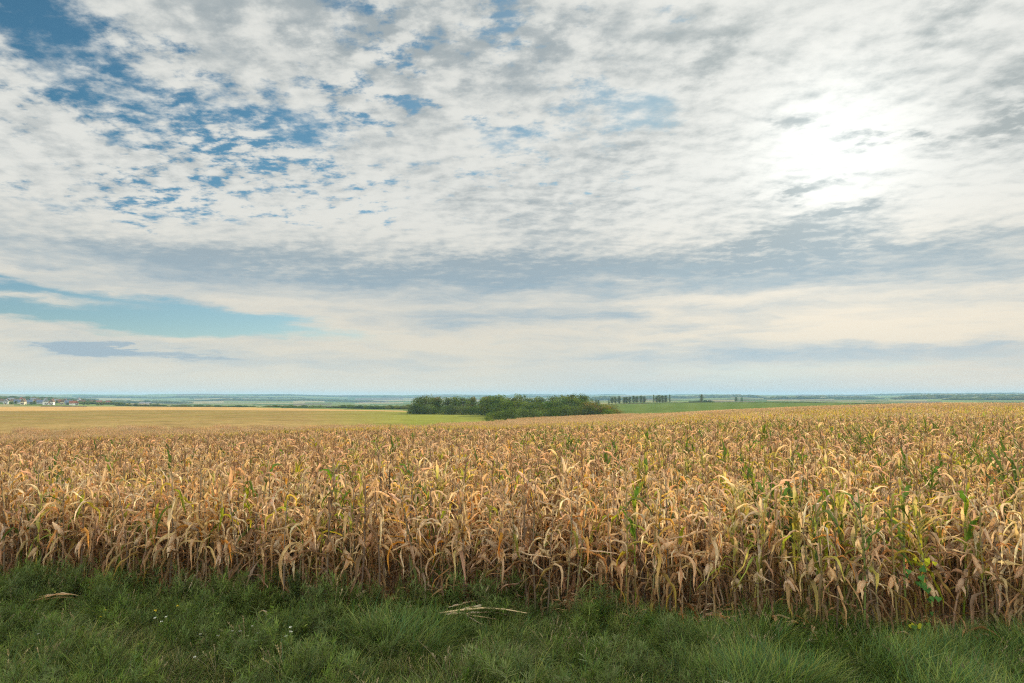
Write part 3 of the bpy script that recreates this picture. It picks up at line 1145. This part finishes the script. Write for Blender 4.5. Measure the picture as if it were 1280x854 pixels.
scatter_object("grass", tufts, gp_, gr_, gs_, gi_, "dark green unmown grass verge with low weeds before the corn", "grass")


lit = []
for _ in range(6):
    mb = MB()
    for k in range(5):
        c = jit(rnd.choice([STRAW, PALE, PINK, BROWN]), .25)
        corn_leaf(mb, (rnd.gauss(0, .2), rnd.gauss(0, .12), rnd.uniform(.0, .10)), rnd.uniform(0, 6.28), rnd.uniform(.2, .5), rnd.uniform(.03, .06), R(rnd.uniform(-5, 40)), R(rnd.uniform(-50, 0)), .5, c, jit(c, .2), 5, .8, rnd.gauss(0, .6))
    lit.append(mb.mesh("litter", M_CORN))
lp, lr, ls, li = [], [], [], []
for _ in range(230):
    x = rg.uniform(-9, 8)
    y = edge_y(x) + rg.uniform(-.28, .5)
    if mnoise.noise(Vector((x * .9, 3, 7))) < -.25 or (x < -2.5 and rg.random() < .6):
        continue
    lp.append((x, y, gz(x, y) + rg.uniform(.0, .12)))
    lr.append((rg.gauss(0, .2), rg.gauss(0, .2), rg.uniform(0, 6.28)))
    ls.append(rg.uniform(.6, 1.1))
    li.append(rg.randint(0, 5))
scatter_object("leaf_litter", lit, lp, lr, ls, li, "dry fallen corn leaves littered along the foot of the corn", "leaf litter")


def at_pix(px, py):
    """ground point seen at a photo pixel (near, level ground)"""
    az, el = pix_dir(px, py)
    d = CAM_H / math.tan(R(-el))
    return d * math.sin(R(az)), d * math.cos(R(az))


# ------------------------------------------------------------------ single weeds and fallen leaves
def feathery(h):
    st, lf = MB(), MB()
    for s in range(rnd.randint(4, 6)):
        a = rnd.uniform(0, 6.28)
        lean = rnd.uniform(.05, .35) * h
        hh = h * rnd.uniform(.65, 1)
        pts = [Vector((math.sin(a) * lean * t * t, math.cos(a) * lean * t * t, hh * t)) for t in (0, .3, .6, .85, 1)]
        st.tube(pts, [.005, .004, .003, .002, .001], (.10, .12, .05), 4)
        for k in range(120):
            t = rnd.uniform(.12, 1) ** .8
            p = along(pts, t)
            b = rnd.uniform(0, 6.28)
            e = R(rnd.uniform(-5, 65))
            d = Vector((math.sin(b) * math.cos(e), math.cos(b) * math.cos(e), math.sin(e)))
            l2 = rnd.uniform(.05, .13) * (1.15 - .6 * t)
            s_ = d.cross(Vector((0, 0, 1))).normalized() * .0035
            lf.leaf(p + d * l2 * .5, d * l2 * .5, s_, jit(rnd.choice([(.075, .105, .035), (.10, .13, .05), (.06, .09, .03)]), .2))
    return st, lf


def two_part(name, label, cat, group, loc, rot, parts, s=1.0):
    root = bpy.data.objects.new(name, None)
    root.empty_display_size = 0.1
    COL.objects.link(root)
    root.location = loc
    root.rotation_euler = (0, 0, rot)
    root.scale = (s, s, s)
    tag(root, label, cat, group)
    for nm, me in parts:
        link(nm, me, root)
    return root


fm = []
for _ in range(3):
    st, lf = feathery(.62)
    fm.append((st.mesh("weed_stem", M_STALK), lf.mesh("weed_foliage", M_WEED)))
FE = [(345, 762, 1.05, "tallest grey green feathery weed before the corn, left of centre"),
      (372, 766, .95, "grey green feathery weed just right of the tallest one"),
      (318, 752, .8, "smaller feathery weed at the left of the tallest feathery weed"),
      (292, 748, .85, "feathery weed against the corn above the white flowers"),
      (402, 772, .7, "low feathery weed at the right end of the feathery clump"),
      (150, 738, .75, "feathery weed at the corn foot, right of the left fallen leaf"),
      (188, 742, .8, "yellow green feathery weed between left fallen leaf and white flowers"),
      (40, 738, .7, "feathery weed at the far left corn foot"),
      (255, 770, .62, "low feathery weed behind the white flower clump"),
      (880, 772, .5, "low feathery weed at the corn foot right of centre"),
      (566, 764, .5, "low feathery weed beside the fallen stalk")]
for i, (px, py, s, lb) in enumerate(FE):
    x, y = at_pix(px, py)
    st, lf = fm[i % 3]
    two_part("feathery_weed", lb, "weed", "feathery weeds at the corn foot", (x, y, gz(x, y)), rnd.uniform(0, 6), [('stem', st), ('foliage', lf)], s)


def flower_plant(h, petal, n_heads, flat=True):
    st, lf, fl = MB(), MB(), MB()
    for k in range(n_heads):
        a = rnd.uniform(0, 6.28)
        lean = rnd.uniform(.05, .4) * h
        hh = h * rnd.uniform(.75, 1.05)
        pts = [Vector((math.sin(a) * lean * t * t, math.cos(a) * lean * t * t, hh * t)) for t in (0, .4, .75, 1)]
        st.tube(pts, [.003, .0025, .002, .0015], (.10, .12, .04), 3)
        top = pts[-1]
        for j in range(16 if flat else 12):
            b, q = rnd.uniform(0, 6.28), .018 * math.sqrt(rnd.random())
            c = top + Vector((math.sin(b) * q, math.cos(b) * q, rnd.uniform(-.004, .008)))
            fl.leaf(c, Vector((.006, 0, .001)), Vector((0, .006, .001)), jit(petal, .06))
        for j in range(14):
            p = along(pts, rnd.uniform(.05, .8))
            b = rnd.uniform(0, 6.28)
            d = Vector((math.sin(b), math.cos(b), rnd.uniform(.1, .8))).normalized()
            lf.leaf(p + d * .03, d * .03, d.cross(Vector((0, 0, 1))).normalized() * .005, jit(G_MID, .2))
    return [('stem', st.mesh("flower_stem", M_STALK)), ('foliage', lf.mesh("flower_leaf", M_WEED)), ('blossom', fl.mesh("blossom", M_WEED))]


WHT, YEL = (0.74, 0.74, 0.66), (0.75, 0.55, 0.03)
yar = [flower_plant(.42, WHT, 2), flower_plant(.36, WHT, 1), flower_plant(.40, WHT, 3)]
for i, (px, py, lb) in enumerate([
        (302, 828, "white flower cluster at the right end of the white flowers, below feathery weeds"), (250, 824, "white flat flower cluster in the middle of the verge's left half"),
        (316, 836, "small white flower under the rightmost white cluster"), (38, 810, "pale white flower near the left edge of the grass"),
        (47, 820, "drooping white flower just below the pale left one"), (198, 812, "white flower beneath the yellow one"),
        (278, 834, "single white flower between the two larger white clusters"), (243, 856, "white flower at the bottom edge of the grass"),
        (362, 830, "faded cream flower right of the white flowers")]):
    x, y = at_pix(px, py)
    two_part("white_flower", lb, "flower", "white wildflowers in the verge", (x, y, gz(x, y)), rnd.uniform(0, 6), yar[i % 3], .9)
yf = flower_plant(.46, YEL, 2)
for px, py, lb in [(207, 806, "yellow flowered weed standing left of the white flowers"), (127, 798, "faint yellow flowered weed below the left fallen leaf")]:
    x, y = at_pix(px, py)
    two_part("yellow_flower", lb, "flower", "yellow wildflowers in the verge", (x, y, gz(x, y)), rnd.uniform(0, 6), yf, 1.0 if px == 207 else .7)


# leafy goosefoot like weeds
gw = []
for _ in range(3):
    gw.append(herb(.5, 150, [G_MID, G_LIGHT, (0.11, 0.16, 0.03), G_DARK], .32, .06, (.12, .14, .05)).mesh("leafy_weed", M_WEED))
for i, (px, py, s, lb) in enumerate([
        (185, 752, 1.0, "bushy green weed at the corn foot left of the feathery clump"), (140, 755, .9, "leafy weed just right of the left fallen leaf"), (230, 762, .8, "leafy weed behind the white flowers"),
        (60, 768, .7, "leafy weed under the left fallen leaf"), (420, 790, .8, "leafy weed right of the feathery clump"), (385, 812, .9, "bright leafy weed below the feathery clump"),
        (265, 800, .8, "dark leafy weed among the white flowers"), (22, 752, .8, "leafy weed at the left edge by the corn"), (175, 845, .8, "bright leafy weed at the bottom of the grass"),
        (460, 815, .7, "leafy weed left of the fallen stalk"), (100, 815, .7, "pale leafy weed right of the pale left flowers"), (335, 800, .9, "leafy weed between white flowers and feathery clump")]):
    x, y = at_pix(px, py)
    o = link("leafy_weed", gw[i % 3], None, (x, y, gz(x, y)))
    o.rotation_euler = (0, 0, rnd.uniform(0, 6))
    o.scale = (s, s, s)
    tag(o, lb, "weed", "leafy weeds in the verge")


def fallen(name, px, py, length, ang, n, label, cat='dry leaf', stalk=True, z=.16, col=None):
    x, y = at_pix(px, py)
    a = R(ang)
    st, lf = MB(), MB()
    for k in range(n):
        off = Vector((rnd.gauss(0, .03), rnd.gauss(0, .05), rnd.uniform(-.02, .04)))
        c = jit(cmix(col or rnd.choice([PALE, STRAW, PALE]), BROWN, .18), .15)
        corn_leaf(lf, off + Vector((math.cos(a), math.sin(a), 0)) * rnd.uniform(-.1, .25) * length, math.pi / 2 - a + rnd.gauss(0, .32 if stalk else .14), length * rnd.uniform(.5, .85), rnd.uniform(.03, .055),
                  R(rnd.uniform(0, 16)), R(rnd.uniform(-14, 4)), .5, c, c, 9, .6, rnd.gauss(0, .15), True)
    parts = [('foliage', lf.mesh("fallen_leaf", M_CORN))]
    if stalk:
        pts = [Vector((math.cos(a) * t * length, math.sin(a) * t * length, .05 * math.sin(t * 3.2))) for t in (-.2, .1, .4, .7, 1.0)]
        st.tube(pts, [.009, .012, .011, .009, .005], jit(cmix(BROWN, STRAW, .6)), 6)
        parts.append(('stalk', st.mesh("fallen_stalk", M_STALK)))
    two_part(name, label, cat, None, (x, y, gz(x, y) + z), 0, parts)


fallen("fallen_leaf", 45, 770, .75, 22, 4, "pale fallen corn leaves lying on the grass at the left", 'dry leaf', False, .23)
fallen("fallen_stalk", 566, 788, .95, -4, 5, "broken pale corn stalk lying on the grass before the corn", 'dry stalk', True, .24)
fallen("fallen_leaf", 700, 770, .8, 4, 4, "withered corn leaves lying along the corn foot near the middle", 'dry leaf', False, .12)
fallen("fallen_leaf", 480, 768, .3, 20, 2, "small pale fallen leaf left of the broken stalk", 'dry leaf', False, .18)
fallen("fallen_leaf", 1068, 800, .7, 40, 4, "grey withered leaves drooping onto the grass left of the vine", 'dry leaf', False, .15, cmix(PALE, BROWN, .25))
# the curled leaf that hooks up out of the weeds
hk = MB()
corn_leaf(hk, (0, 0, 0), R(-80), .42, .045, R(85), R(-80), .55, PALE, PALE, 10, .7)
x, y = at_pix(336, 782)
tag(link("curled_leaf", hk.mesh("curled_leaf", M_CORN), None, (x, y, .02)), "pale curled corn leaf hooking up out of the feathery weeds", "dry leaf")

# climbing vine with heart shaped leaves
vs, vg, vy = MB(), MB(), MB()
vp = [Vector((.03 * math.sin(t * 7), .03 * math.cos(t * 5), 1.05 * t)) for t in [i / 9 for i in range(10)]]
vs.tube(vp, .004, (.12, .14, .04), 4)
for k in range(24):
    t = rnd.uniform(.22, 1.0)
    p = along(vp, t) + Vector((rnd.gauss(0, .085), -.06 + rnd.gauss(0, .03), 0))
    s = rnd.uniform(.030, .048)
    n = Vector((rnd.gauss(0, .3), -1, rnd.gauss(.3, .3))).normalized()
    u = n.cross(Vector((rnd.gauss(0, .3), 0, 1))).normalized()
    w = u.cross(n)
    tgt = vy if (t < .34 and k % 4 == 0) or t > .93 else vg
    b = len(tgt.v)
    hp = [(0, .25), (.4, .6), (.85, .5), (1.0, .05), (.6, -.5), (0, -1.2), (-.6, -.5), (-1.0, .05), (-.85, .5), (-.4, .6)]
    col = jit((.50, .47, .04), .1) if tgt is vy else jit(rnd.choice([(.075, .20, .035), (.06, .16, .03), (.10, .22, .03)]), .12)
    tgt.v += [p + u * (q[0] * s) + w * (q[1] * s) - n * (abs(q[0]) * s * .25) for q in hp]
    tgt.c += [col] * len(hp)
    tgt.f.append(tuple(b + i for i in range(len(hp))))
x, y = at_pix(1140, 800)
vine = two_part("climbing_vine", "green heart leaved vine climbing a corn stalk at the right, with yellow lower leaves", "vine", None, (x, edge_y(x) - .12, 0), 0,
                [('stem', vs.mesh("vine_stem", M_WEED)), ('green_leaves', vg.mesh("vine_leaf", M_WEED)), ('yellow_leaves', vy.mesh("vine_leaf", M_WEED))])

# ------------------------------------------------------------------ trees
LF = [(0.085, 0.130, 0.026), (0.115, 0.160, 0.030), (0.066, 0.108, 0.024), (0.150, 0.190, 0.038)]
LF_Y = [(0.15, 0.16, 0.03), (0.11, 0.14, 0.03), (0.19, 0.15, 0.035)]
LF_R = [(0.20, 0.12, 0.035), (0.16, 0.11, 0.035), (0.11, 0.11, 0.03), (0.24, 0.17, 0.04)]


def tree_parts(h, w, cols, base=0.18, clumps=20, cards=70, size=.62, col_shape=False):
    cr, tr = MB(), MB()
    tr.tube([Vector((0, 0, -.3)), Vector((.05 * w, 0, h * .3)), Vector((0, .04 * w, h * .6)), Vector((.02, 0, h * .85))], [.035 * h * .5, .022 * h * .6, .012 * h * .6, .02], (.10, .08, .06), 6)
    for k in range(clumps):
        t = (k + .5) / clumps
        z = h * lerp(base + .06, .93, t)
        if col_shape:
            env = w * .5 * (math.sin(math.pi * min(1, .12 + .86 * t)) ** .5)
        else:
            env = w * .5 * math.sin(math.pi * min(1, .30 + .62 * t)) ** .6
        a = k * 2.4 + rnd.uniform(-.5, .5)
        q = env * rnd.uniform(.25, .72)
        c = Vector((math.sin(a) * q, math.cos(a) * q, z))
        cr_r = rnd.uniform(.19, .31) * w * (1.0 if not col_shape else 1.1)
        # limb towards the clump
        tr.tube([Vector((0, 0, max(.1 * h, z - .25 * h))), c], [.008 * h, .003 * h], (.10, .08, .06), 4, False)
        base_c = jit(rnd.choice(cols), .30)
        for j in range(cards):
            n = Vector((rnd.gauss(0, 1), rnd.gauss(0, 1), rnd.gauss(.15, 1))).normalized()
            p = c + Vector((n.x, n.y, n.z * .8)) * cr_r * rnd.uniform(.6, 1.06)
            if p.z < base * h * .5:
                continue
            nn = (n + Vector((rnd.gauss(0, .5), rnd.gauss(0, .5), rnd.gauss(0, .5)))).normalized()
            u = nn.cross(Vector((rnd.gauss(0, 1), rnd.gauss(0, 1), rnd.gauss(0, 1)))).normalized()
            ww = nn.cross(u)
            s = size * rnd.uniform(.5, 1)
            cr.leaf(p, u * s * .6, ww * s * .35, jit(base_c, .18))
    return [('trunk', tr.mesh("tree_trunk", M_BARK)), ('crown', cr.mesh("tree_crown", M_TREE, False))]


TREES = {
    'round': [tree_parts(11, 9.5, LF, .04, 26, 70) for _ in range(4)],
    'tall': [tree_parts(12, 6.5, LF, .03, 26, 60) for _ in range(3)],
    'light': [tree_parts(9, 8, LF_Y + LF, .04, 24, 70) for _ in range(2)],
    'bush': [tree_parts(5, 8.5, LF, .02, 22, 80, .4) for _ in range(3)],
    'rust': [tree_parts(5, 8, LF_R + LF_Y, .02, 22, 80, .4) for _ in range(2)],
    'column': [tree_parts(12.5, 4.4, [(0.15, 0.19, 0.09), (0.12, 0.165, 0.075)], .10, 20, 60, .6, True) for _ in range(3)],  # leaf colours lightened, distance haze painted in
    'shrub': [tree_parts(3.2, 5.0, LF + LF_Y[:1], .02, 14, 70, .3) for _ in range(2)],
}


def put_tree(name, kind, px, r, hgt, wid, label, cat='tree', group=None, sink=0.0):
    az = pix_dir(px, 497)[0]
    x, y = r * math.sin(R(az)) , r * math.cos(R(az))
    src = rnd.choice(TREES[kind])
    ref_h = {'round': 11, 'tall': 12, 'light': 9, 'bush': 5, 'rust': 5, 'column': 12.5, 'shrub': 3.2}[kind]
    ref_w = {'round': 9.5, 'tall': 6.5, 'light': 8, 'bush': 8.5, 'rust': 8, 'column': 4.4, 'shrub': 5}[kind]
    root = two_part(name, label, cat, group, (x, y, gz(x, y) - sink), rnd.uniform(0, 6.28), src)
    root.scale = (wid / ref_w, wid / ref_w, hgt / ref_h)
    return root


GROVE = "trees of the grove in the fields"
rt = random.Random(5)
KW = {'round': 'rounded', 'tall': 'tall narrow', 'light': 'yellowish green', 'bush': 'low spreading', 'rust': 'rust tinged'}


def grove_row(xs, r0, hs, kinds, where):
    for i, (px, hg) in enumerate(zip(xs, hs)):
        k = kinds[i % len(kinds)]
        lb = "%s %s in the grove, %s" % (KW[k], 'bush' if k in ('bush', 'rust') else 'tree', where[i] if isinstance(where, (list, tuple)) else where)
        wid = {'round': 12, 'tall': 9.5, 'light': 10.5, 'bush': 10.5, 'rust': 10.5}[k] * rt.uniform(.85, 1.15)
        put_tree("grove_bush" if k in ('bush', 'rust') else "grove_tree", k, px + rt.uniform(-2, 2), r0 + rt.uniform(-8, 8), hg * rt.uniform(.93, 1.07) * (1.12 if r0 > 410 else .88), wid,
                 lb, 'bush' if k in ('bush', 'rust') else 'tree', GROVE)


# left wing, farther away
grove_row([521, 531, 540, 549, 560, 571, 581, 592, 603, 614, 625], 455, [9, 10.5, 10, 9.5, 9.2, 10.5, 9.5, 9.5, 10, 10, 11], ['tall', 'round', 'tall', 'light'], 'on its low left wing')
grove_row([519, 527, 536, 546, 556, 567, 576, 586, 597, 607, 616], 440, [4.5, 4, 5, 4.5, 4.2, 5, 4.4, 4.6, 5, 4.6, 5], ['bush'], 'along the foot of its left wing')
grove_row([526, 545, 566, 588, 610], 480, [9.5, 10, 10, 10, 10.5], ['round', 'tall'], 'at the back of its left wing')
grove_row([604, 611, 618, 625], 415, [9.5, 9.5, 10.5, 11], ['round', 'light', 'round'], 'where its left wing meets the middle')
# middle and right, nearer
grove_row([628, 640, 652, 664, 676, 690, 702, 714, 724, 731], 395, [12.4, 13.2, 13.0, 11.8, 11.8, 12.0, 12.2, 13.2, 12.6, 11.6], ['round', 'tall', 'round'], 'in its tallest back row')
grove_row([622, 634, 647, 660, 673, 686, 699, 711, 723, 733], 362, [8.6, 10, 10.4, 9.0, 9.0, 9.5, 9.8, 10.6, 9.8, 9.3], ['round', 'light', 'round', 'round'], 'in its middle row')
grove_row([618, 632, 641, 652, 668, 681, 695, 707, 720, 734], 338, [4.2, 5.2, 6.4, 6.0, 5.0, 4.8, 5.2, 6.6, 6.2, 6.0], ['bush'], 'along its front edge')
grove_row([738, 746, 755, 763], 350, [7.4, 7.0, 6.0, 5.2], ['rust', 'light', 'rust', 'rust'], 'on its sloping right end')
grove_row([742, 752, 761, 769], 338, [4.6, 4.4, 3.9, 3.2], ['bush', 'rust', 'bush', 'rust'], 'at the foot of its right end')
grove_row([516, 524], 440, [5.0, 5.5], ['bush'], 'at its left tip')
put_tree("lone_shrub", 'shrub', 611, 272, 2.5, 5.4, "small round shrub standing alone in the field before the grove", 'shrub')

COLG = "row of columnar trees beyond the green field"
cols_px = [(765, 'blue green columnar tree at the left end of the far row'), (769, None), (774, None), (780, None), (783, None), (787, None), (792, None), (796, None),
           (801, 'dense dark columnar tree before the gap of the far row'), (805, None), (817, 'thin columnar tree just after the gap of the far row'),
           (821, None), (824, None), (828, None), (832, None), (837, 'thin columnar tree at the right end of the far row')]
for px, lb in cols_px:
    put_tree("columnar_tree", 'column', px, 1000 + rt.uniform(-8, 8), 11.5 * rt.uniform(.82, 1.12), (3.0 if lb and 'thin' in lb else 6.6), lb or ("columnar tree in the far row, left of its gap" if px < 810 else "columnar tree in the far row, right of its gap"), 'tree', COLG)
for px, hh, w, lb in [(745, 8, 4, "small dark tree above the rust tinged bushes"), (748, 7, 4.5, "second small tree above the rust tinged bushes"), (761, 6, 3, "little tree left of the far columnar row")]:
    put_tree("field_tree", 'tall', px, 1000, hh, w, lb, 'tree')
put_tree("field_tree", 'light', 877, 1250, 14, 8.5, "broad pale tree rising from a low hedge right of the columnar row", 'tree')
put_tree("field_tree", 'light', 920, 1700, 11, 8, "left one of two small trees in the pale far field", 'tree')
put_tree("field_tree", 'light', 927, 1700, 10, 8, "right one of two small trees in the pale far field", 'tree')


# ------------------------------------------------------------------ far woods and hedges: masses that nobody could count
def lumps(name, label, runs, cat='wood'):
    """runs: (px0, px1, r, depth, height, step) of overlapping crowns"""
    mb = MB()
    ico = bmesh.new()
    bmesh.ops.create_icosphere(ico, subdivisions=2, radius=1.0)
    iv = [v.co.copy() for v in ico.verts]
    fi = [tuple(v.index for v in f.verts) for f in ico.faces]
    ico.free()
    for px0, px1, r, depth, hg, step in runs:
        a0, a1 = pix_dir(px0, 497)[0], pix_dir(px1, 497)[0]
        n = max(2, int(abs(R(a1 - a0)) * r / step))
        for i in range(n):
            for j in range(max(1, int(depth / step))):
                a = lerp(a0, a1, (i + rnd.random()) / n)
                rr = r + (j + rnd.random()) * step
                x, y = rr * math.sin(R(a)), rr * math.cos(R(a))
                fade = min(1, .45 + 4 * min((i + .5) / n, 1 - (i + .5) / n))
                h_ = hg * fade * rnd.uniform(.6, 1.0) * (.6 if step < 10 else 1)
                w_ = step * rnd.uniform(.7, 1.1)
                z = gz(x, y)
                b = len(mb.v)
                sd = rnd.uniform(0, 50)
                c = jit(rnd.choice(LF + LF_Y[:1]), .15)
                for q in iv:
                    k = 1 + .28 * mnoise.noise(q * 2.1 + Vector((sd, 0, 0)))
                    mb.v.append(Vector((x + q.x * w_ * k, y + q.y * w_ * k, z + h_ * .42 + q.z * h_ * .56 * k)))
                    mb.c.append(c)
                mb.f += [tuple(b + t for t in f) for f in fi]
    o = link(name, mb.mesh(name, M_TREE))
    tag(o, label, cat, kind='stuff')


lumps("valley_treeline", "dark line of trees in the valley beyond the tan strip at the left", [
    (150, 215, 1150, 10, 6, 7), (205, 330, 1050, 10, 6, 6), (330, 420, 950, 12, 7, 6), (415, 505, 850, 14, 8.0, 6), (480, 520, 820, 14, 9.5, 6),
    (90, 160, 1350, 16, 8, 8), (-30, 150, 1900, 30, 7, 9)], 'trees')
lumps("field_hedge", "low dark hedge along the far edge of the green field", [(770, 1060, 905, 3, 1.6, 2.6), (1060, 1185, 700, 3, 1.6, 2.6), (862, 894, 1300, 8, 7.5, 5)], 'hedge')
lumps("woodland", "blue green woods lying across the far hills", [
    (742, 775, 3600, 200, 26, 26), (775, 965, 4300, 160, 20, 24), (960, 1030, 3600, 140, 18, 22), (1010, 1100, 4200, 140, 18, 24), (1118, 1300, 3600, 200, 22, 24), (1180, 1330, 2900, 60, 14, 20),
    (-60, 120, 5200, 160, 20, 30), (100, 260, 6500, 200, 15, 40), (240, 380, 6000, 160, 15, 36), (300, 520, 7500, 160, 15, 40),
    (60, 240, 3300, 60, 14, 22), (230, 480, 4300, 60, 14, 26), (-40, 130, 2300, 40, 12, 14), (480, 760, 7000, 200, 15, 44), (1000, 1300, 8000, 200, 15, 46),
    (640, 780, 9500, 200, 15, 50)], 'wood')


# ------------------------------------------------------------------ village
W_CO = {'white': (.78, .76, .70), 'cream': (.66, .56, .40), 'brick': (.36, .20, .14), 'grey': (.42, .42, .42)}
R_CO = {'grey': (.28, .29, .31), 'red': (.30, .13, .09), 'brown': (.20, .14, .10), 'blue': (.16, .20, .27)}


def gable(mb, lx, ly, z0, z1, ov, col):
    b = len(mb.v)
    hx, hy = lx / 2 + ov, ly / 2 + ov
    t = .18
    for y_ in (-hy, hy):
        mb.v += [Vector((-hx, y_, z0)), Vector((hx, y_, z0)), Vector((0, y_, z1)), Vector((-hx, y_, z0 - t)), Vector((hx, y_, z0 - t))]
        mb.c += [col] * 5
    mb.f += [(b, b + 3, b + 4, b + 1, b + 2), (b + 5, b + 7, b + 6, b + 9, b + 8), (b, b + 2, b + 7, b + 5), (b + 2, b + 1, b + 6, b + 7), (b + 3, b + 8, b + 9, b + 4), (b, b + 5, b + 8, b + 3), (b + 1, b + 4, b + 9, b + 6)]


def make_house(lx, ly, hw, hr, wc, rc, label, px, r, rot):
    az = pix_dir(px, 497)[0]
    x, y = r * math.sin(R(az)), r * math.cos(R(az))
    root = bpy.data.objects.new("house", None)
    COL.objects.link(root)
    root.location = (x, y, gz(x, y) - .1)
    root.rotation_euler = (0, 0, rot)
    tag(root, label, "house", "houses of the far village")
    b = MB()
    b.box((-lx / 2, -ly / 2, 0), (lx / 2, ly / 2, hw), W_CO[wc])
    k = len(b.v)         # gable triangles
    for s in (-1, 1):
        b.v += [Vector((-lx / 2, s * ly / 2, hw)), Vector((lx / 2, s * ly / 2, hw)), Vector((0, s * ly / 2, hw + hr * .93))]
        b.c += [W_CO[wc]] * 3
        b.f.append((k, k + 1, k + 2) if s < 0 else (k + 1, k, k + 2))
        k += 3
    link("wall", b.mesh("house_wall", M_HOUSE, False), root)
    m = MB()
    gable(m, lx, ly, hw + .1, hw + hr + .1, .5, R_CO[rc])
    rf = link("roof", m.mesh("house_roof", M_HOUSE, False), root)
    c = MB()
    c.box((lx * .18, -.4, hw + hr * .3), (lx * .18 + .7, .4, hw + hr + .9), (.40, .22, .16))
    link("chimney", c.mesh("house_chimney", M_HOUSE, False), rf)
    for sx in (-.27, .27):
        w = MB()
        w.box((sx * lx - .6, -ly / 2 - .04, 1.0), (sx * lx + .6, -ly / 2 - .003, 2.5), (.06, .07, .09))
        link("window", w.mesh("house_window", M_HOUSE, False), root)
    d = MB()
    d.box((-.5, -ly / 2 - .05, 0), (.5, -ly / 2 - .004, 2.1), (.22, .13, .08))
    link("door", d.mesh("house_door", M_HOUSE, False), root)


HOUSES = [
    (2, 'grey', 'brown', 9, 3.0, 3.2, 0, 1180, 'grey house with brown roof at the left end of the village'),
    (8, 'white', 'grey', 10, 4.5, 3.8, 1, 1130, 'large white house with grey roof at the left of the village'),
    (14, 'brick', 'grey', 12, 3.0, 3.4, 0, 1240, 'brick house with grey roof behind the large white left house'),
    (19, 'cream', 'brown', 11, 3.2, 3.0, 0, 1200, 'cream house between white left house and the grey roofed hall'),
    (23, 'white', 'blue', 14, 3.0, 4.0, 0, 1140, 'long white house with blue grey roof, left of the yellowish house'),
    (27, 'cream', 'red', 9, 4.2, 3.4, 1, 1260, 'cream house with red roof set back behind the blue grey roof'),
    (30, 'cream', 'brown', 8, 5.0, 4.2, 1, 1120, 'tall yellowish gabled house at the near edge of the village'),
    (36, 'grey', 'blue', 12, 3.0, 3.6, 0, 1150, 'low grey house right of the tall yellowish gable'),
    (42, 'grey', 'grey', 11, 3.2, 3.4, 0, 1280, 'grey house set back amid trees left of the bright gable'),
    (47, 'brick', 'brown', 9, 3.2, 3.4, 0, 1220, 'brick house left behind the bright gable'),
    (51, 'grey', 'blue', 12, 3.0, 3.6, 0, 1150, 'dark roofed low house just left of the bright gable'),
    (57.5, 'white', 'grey', 9, 5.6, 4.8, 1, 1110, 'bright white gabled house, largest in the village'),
    (62, 'white', 'red', 7, 3.0, 3.0, 1, 1120, 'small white house between the two bright gables'),
    (66, 'white', 'brown', 8, 5.0, 4.4, 1, 1115, 'second bright gabled house right of the largest white one'),
    (70, 'grey', 'grey', 10, 3.0, 3.2, 0, 1250, 'grey house set back right of the second bright gable'),
    (75, 'brick', 'red', 11, 3.4, 3.6, 0, 1190, 'brick house with red roof in the middle of the village'),
    (78, 'cream', 'brown', 9, 4.8, 4.0, 1, 1140, 'cream gabled house left of the blue roofed house'),
    (82, 'white', 'brown', 10, 4.2, 4.0, 1, 1230, 'white house set back behind the cream gable'),
    (87, 'grey', 'blue', 13, 3.0, 4.6, 0, 1130, 'house with a big blue grey roof right of the cream gable'),
    (92, 'white', 'red', 10, 3.2, 3.6, 0, 1120, 'white house with red roof right of the big blue grey roof'),
    (95.5, 'white', 'red', 8, 3.6, 3.2, 1, 1110, 'small pinkish white house at the right of the village front'),
    (99, 'white', 'grey', 9, 5.6, 4.4, 1, 1270, 'tall white house set back at the right of the village'),
    (103, 'cream', 'brown', 10, 3.6, 3.4, 0, 1200, 'cream house at the right end of the dense village'),
    (116, 'brick', 'brown', 10, 3.0, 3.2, 0, 1240, 'brick house among trees right of the dense village'),
    (124, 'cream', 'red', 9, 3.0, 3.2, 0, 1230, 'cream house with red roof among trees, right of the brick one'),
    (136, 'grey', 'red', 11, 2.8, 3.0, 0, 1260, 'last grey house of the village among the trees'),
    (178, 'cream', 'grey', 15, 2.8, 2.6, 0, 1230, 'long low cream farm building standing apart right of the village'),
    (186, 'white', 'grey', 9, 2.8, 2.6, 0, 1240, 'small white shed beside the long low farm building'),
]
for px, wc, rc, lx, hw, hr, turn, r, lb in HOUSES:
    lx *= .58
    hw, hr = hw * .85, hr * .95
    r = 1110 + (r - 1110) * 3.6
    azh = R(pix_dir(px, 497)[0])
    make_house(lx if not turn else lx * .9, 9 if not turn else 11, hw, hr, wc, rc, lb, px, r, -azh + (0 if turn else math.pi / 2) + rt.uniform(-.3, .3))
VT = "trees among the village houses"
for i, px in enumerate([-6, 0, 5, 11, 16, 21, 25, 33, 39, 44, 49, 54, 60, 68, 72, 80, 85, 90, 97, 101, 106, 110, 113, 119, 122, 128, 132, 140, 145, 150, 156, 163, 170, 190, 197]):
    rr = (1150, 1210, 1390, 1520)[i % 4]
    put_tree("village_tree", ('round', 'light', 'round', 'tall')[i % 4], px + rt.uniform(-1, 1), rr, rt.uniform(3.2, 5.5), rt.uniform(4.5, 7),
             ("%s tree standing between the houses of the far village" if px < 106 else "%s tree along the lane right of the far village") % ('rounded', 'yellowish', 'rounded', 'narrow')[i % 4], 'tree', VT)
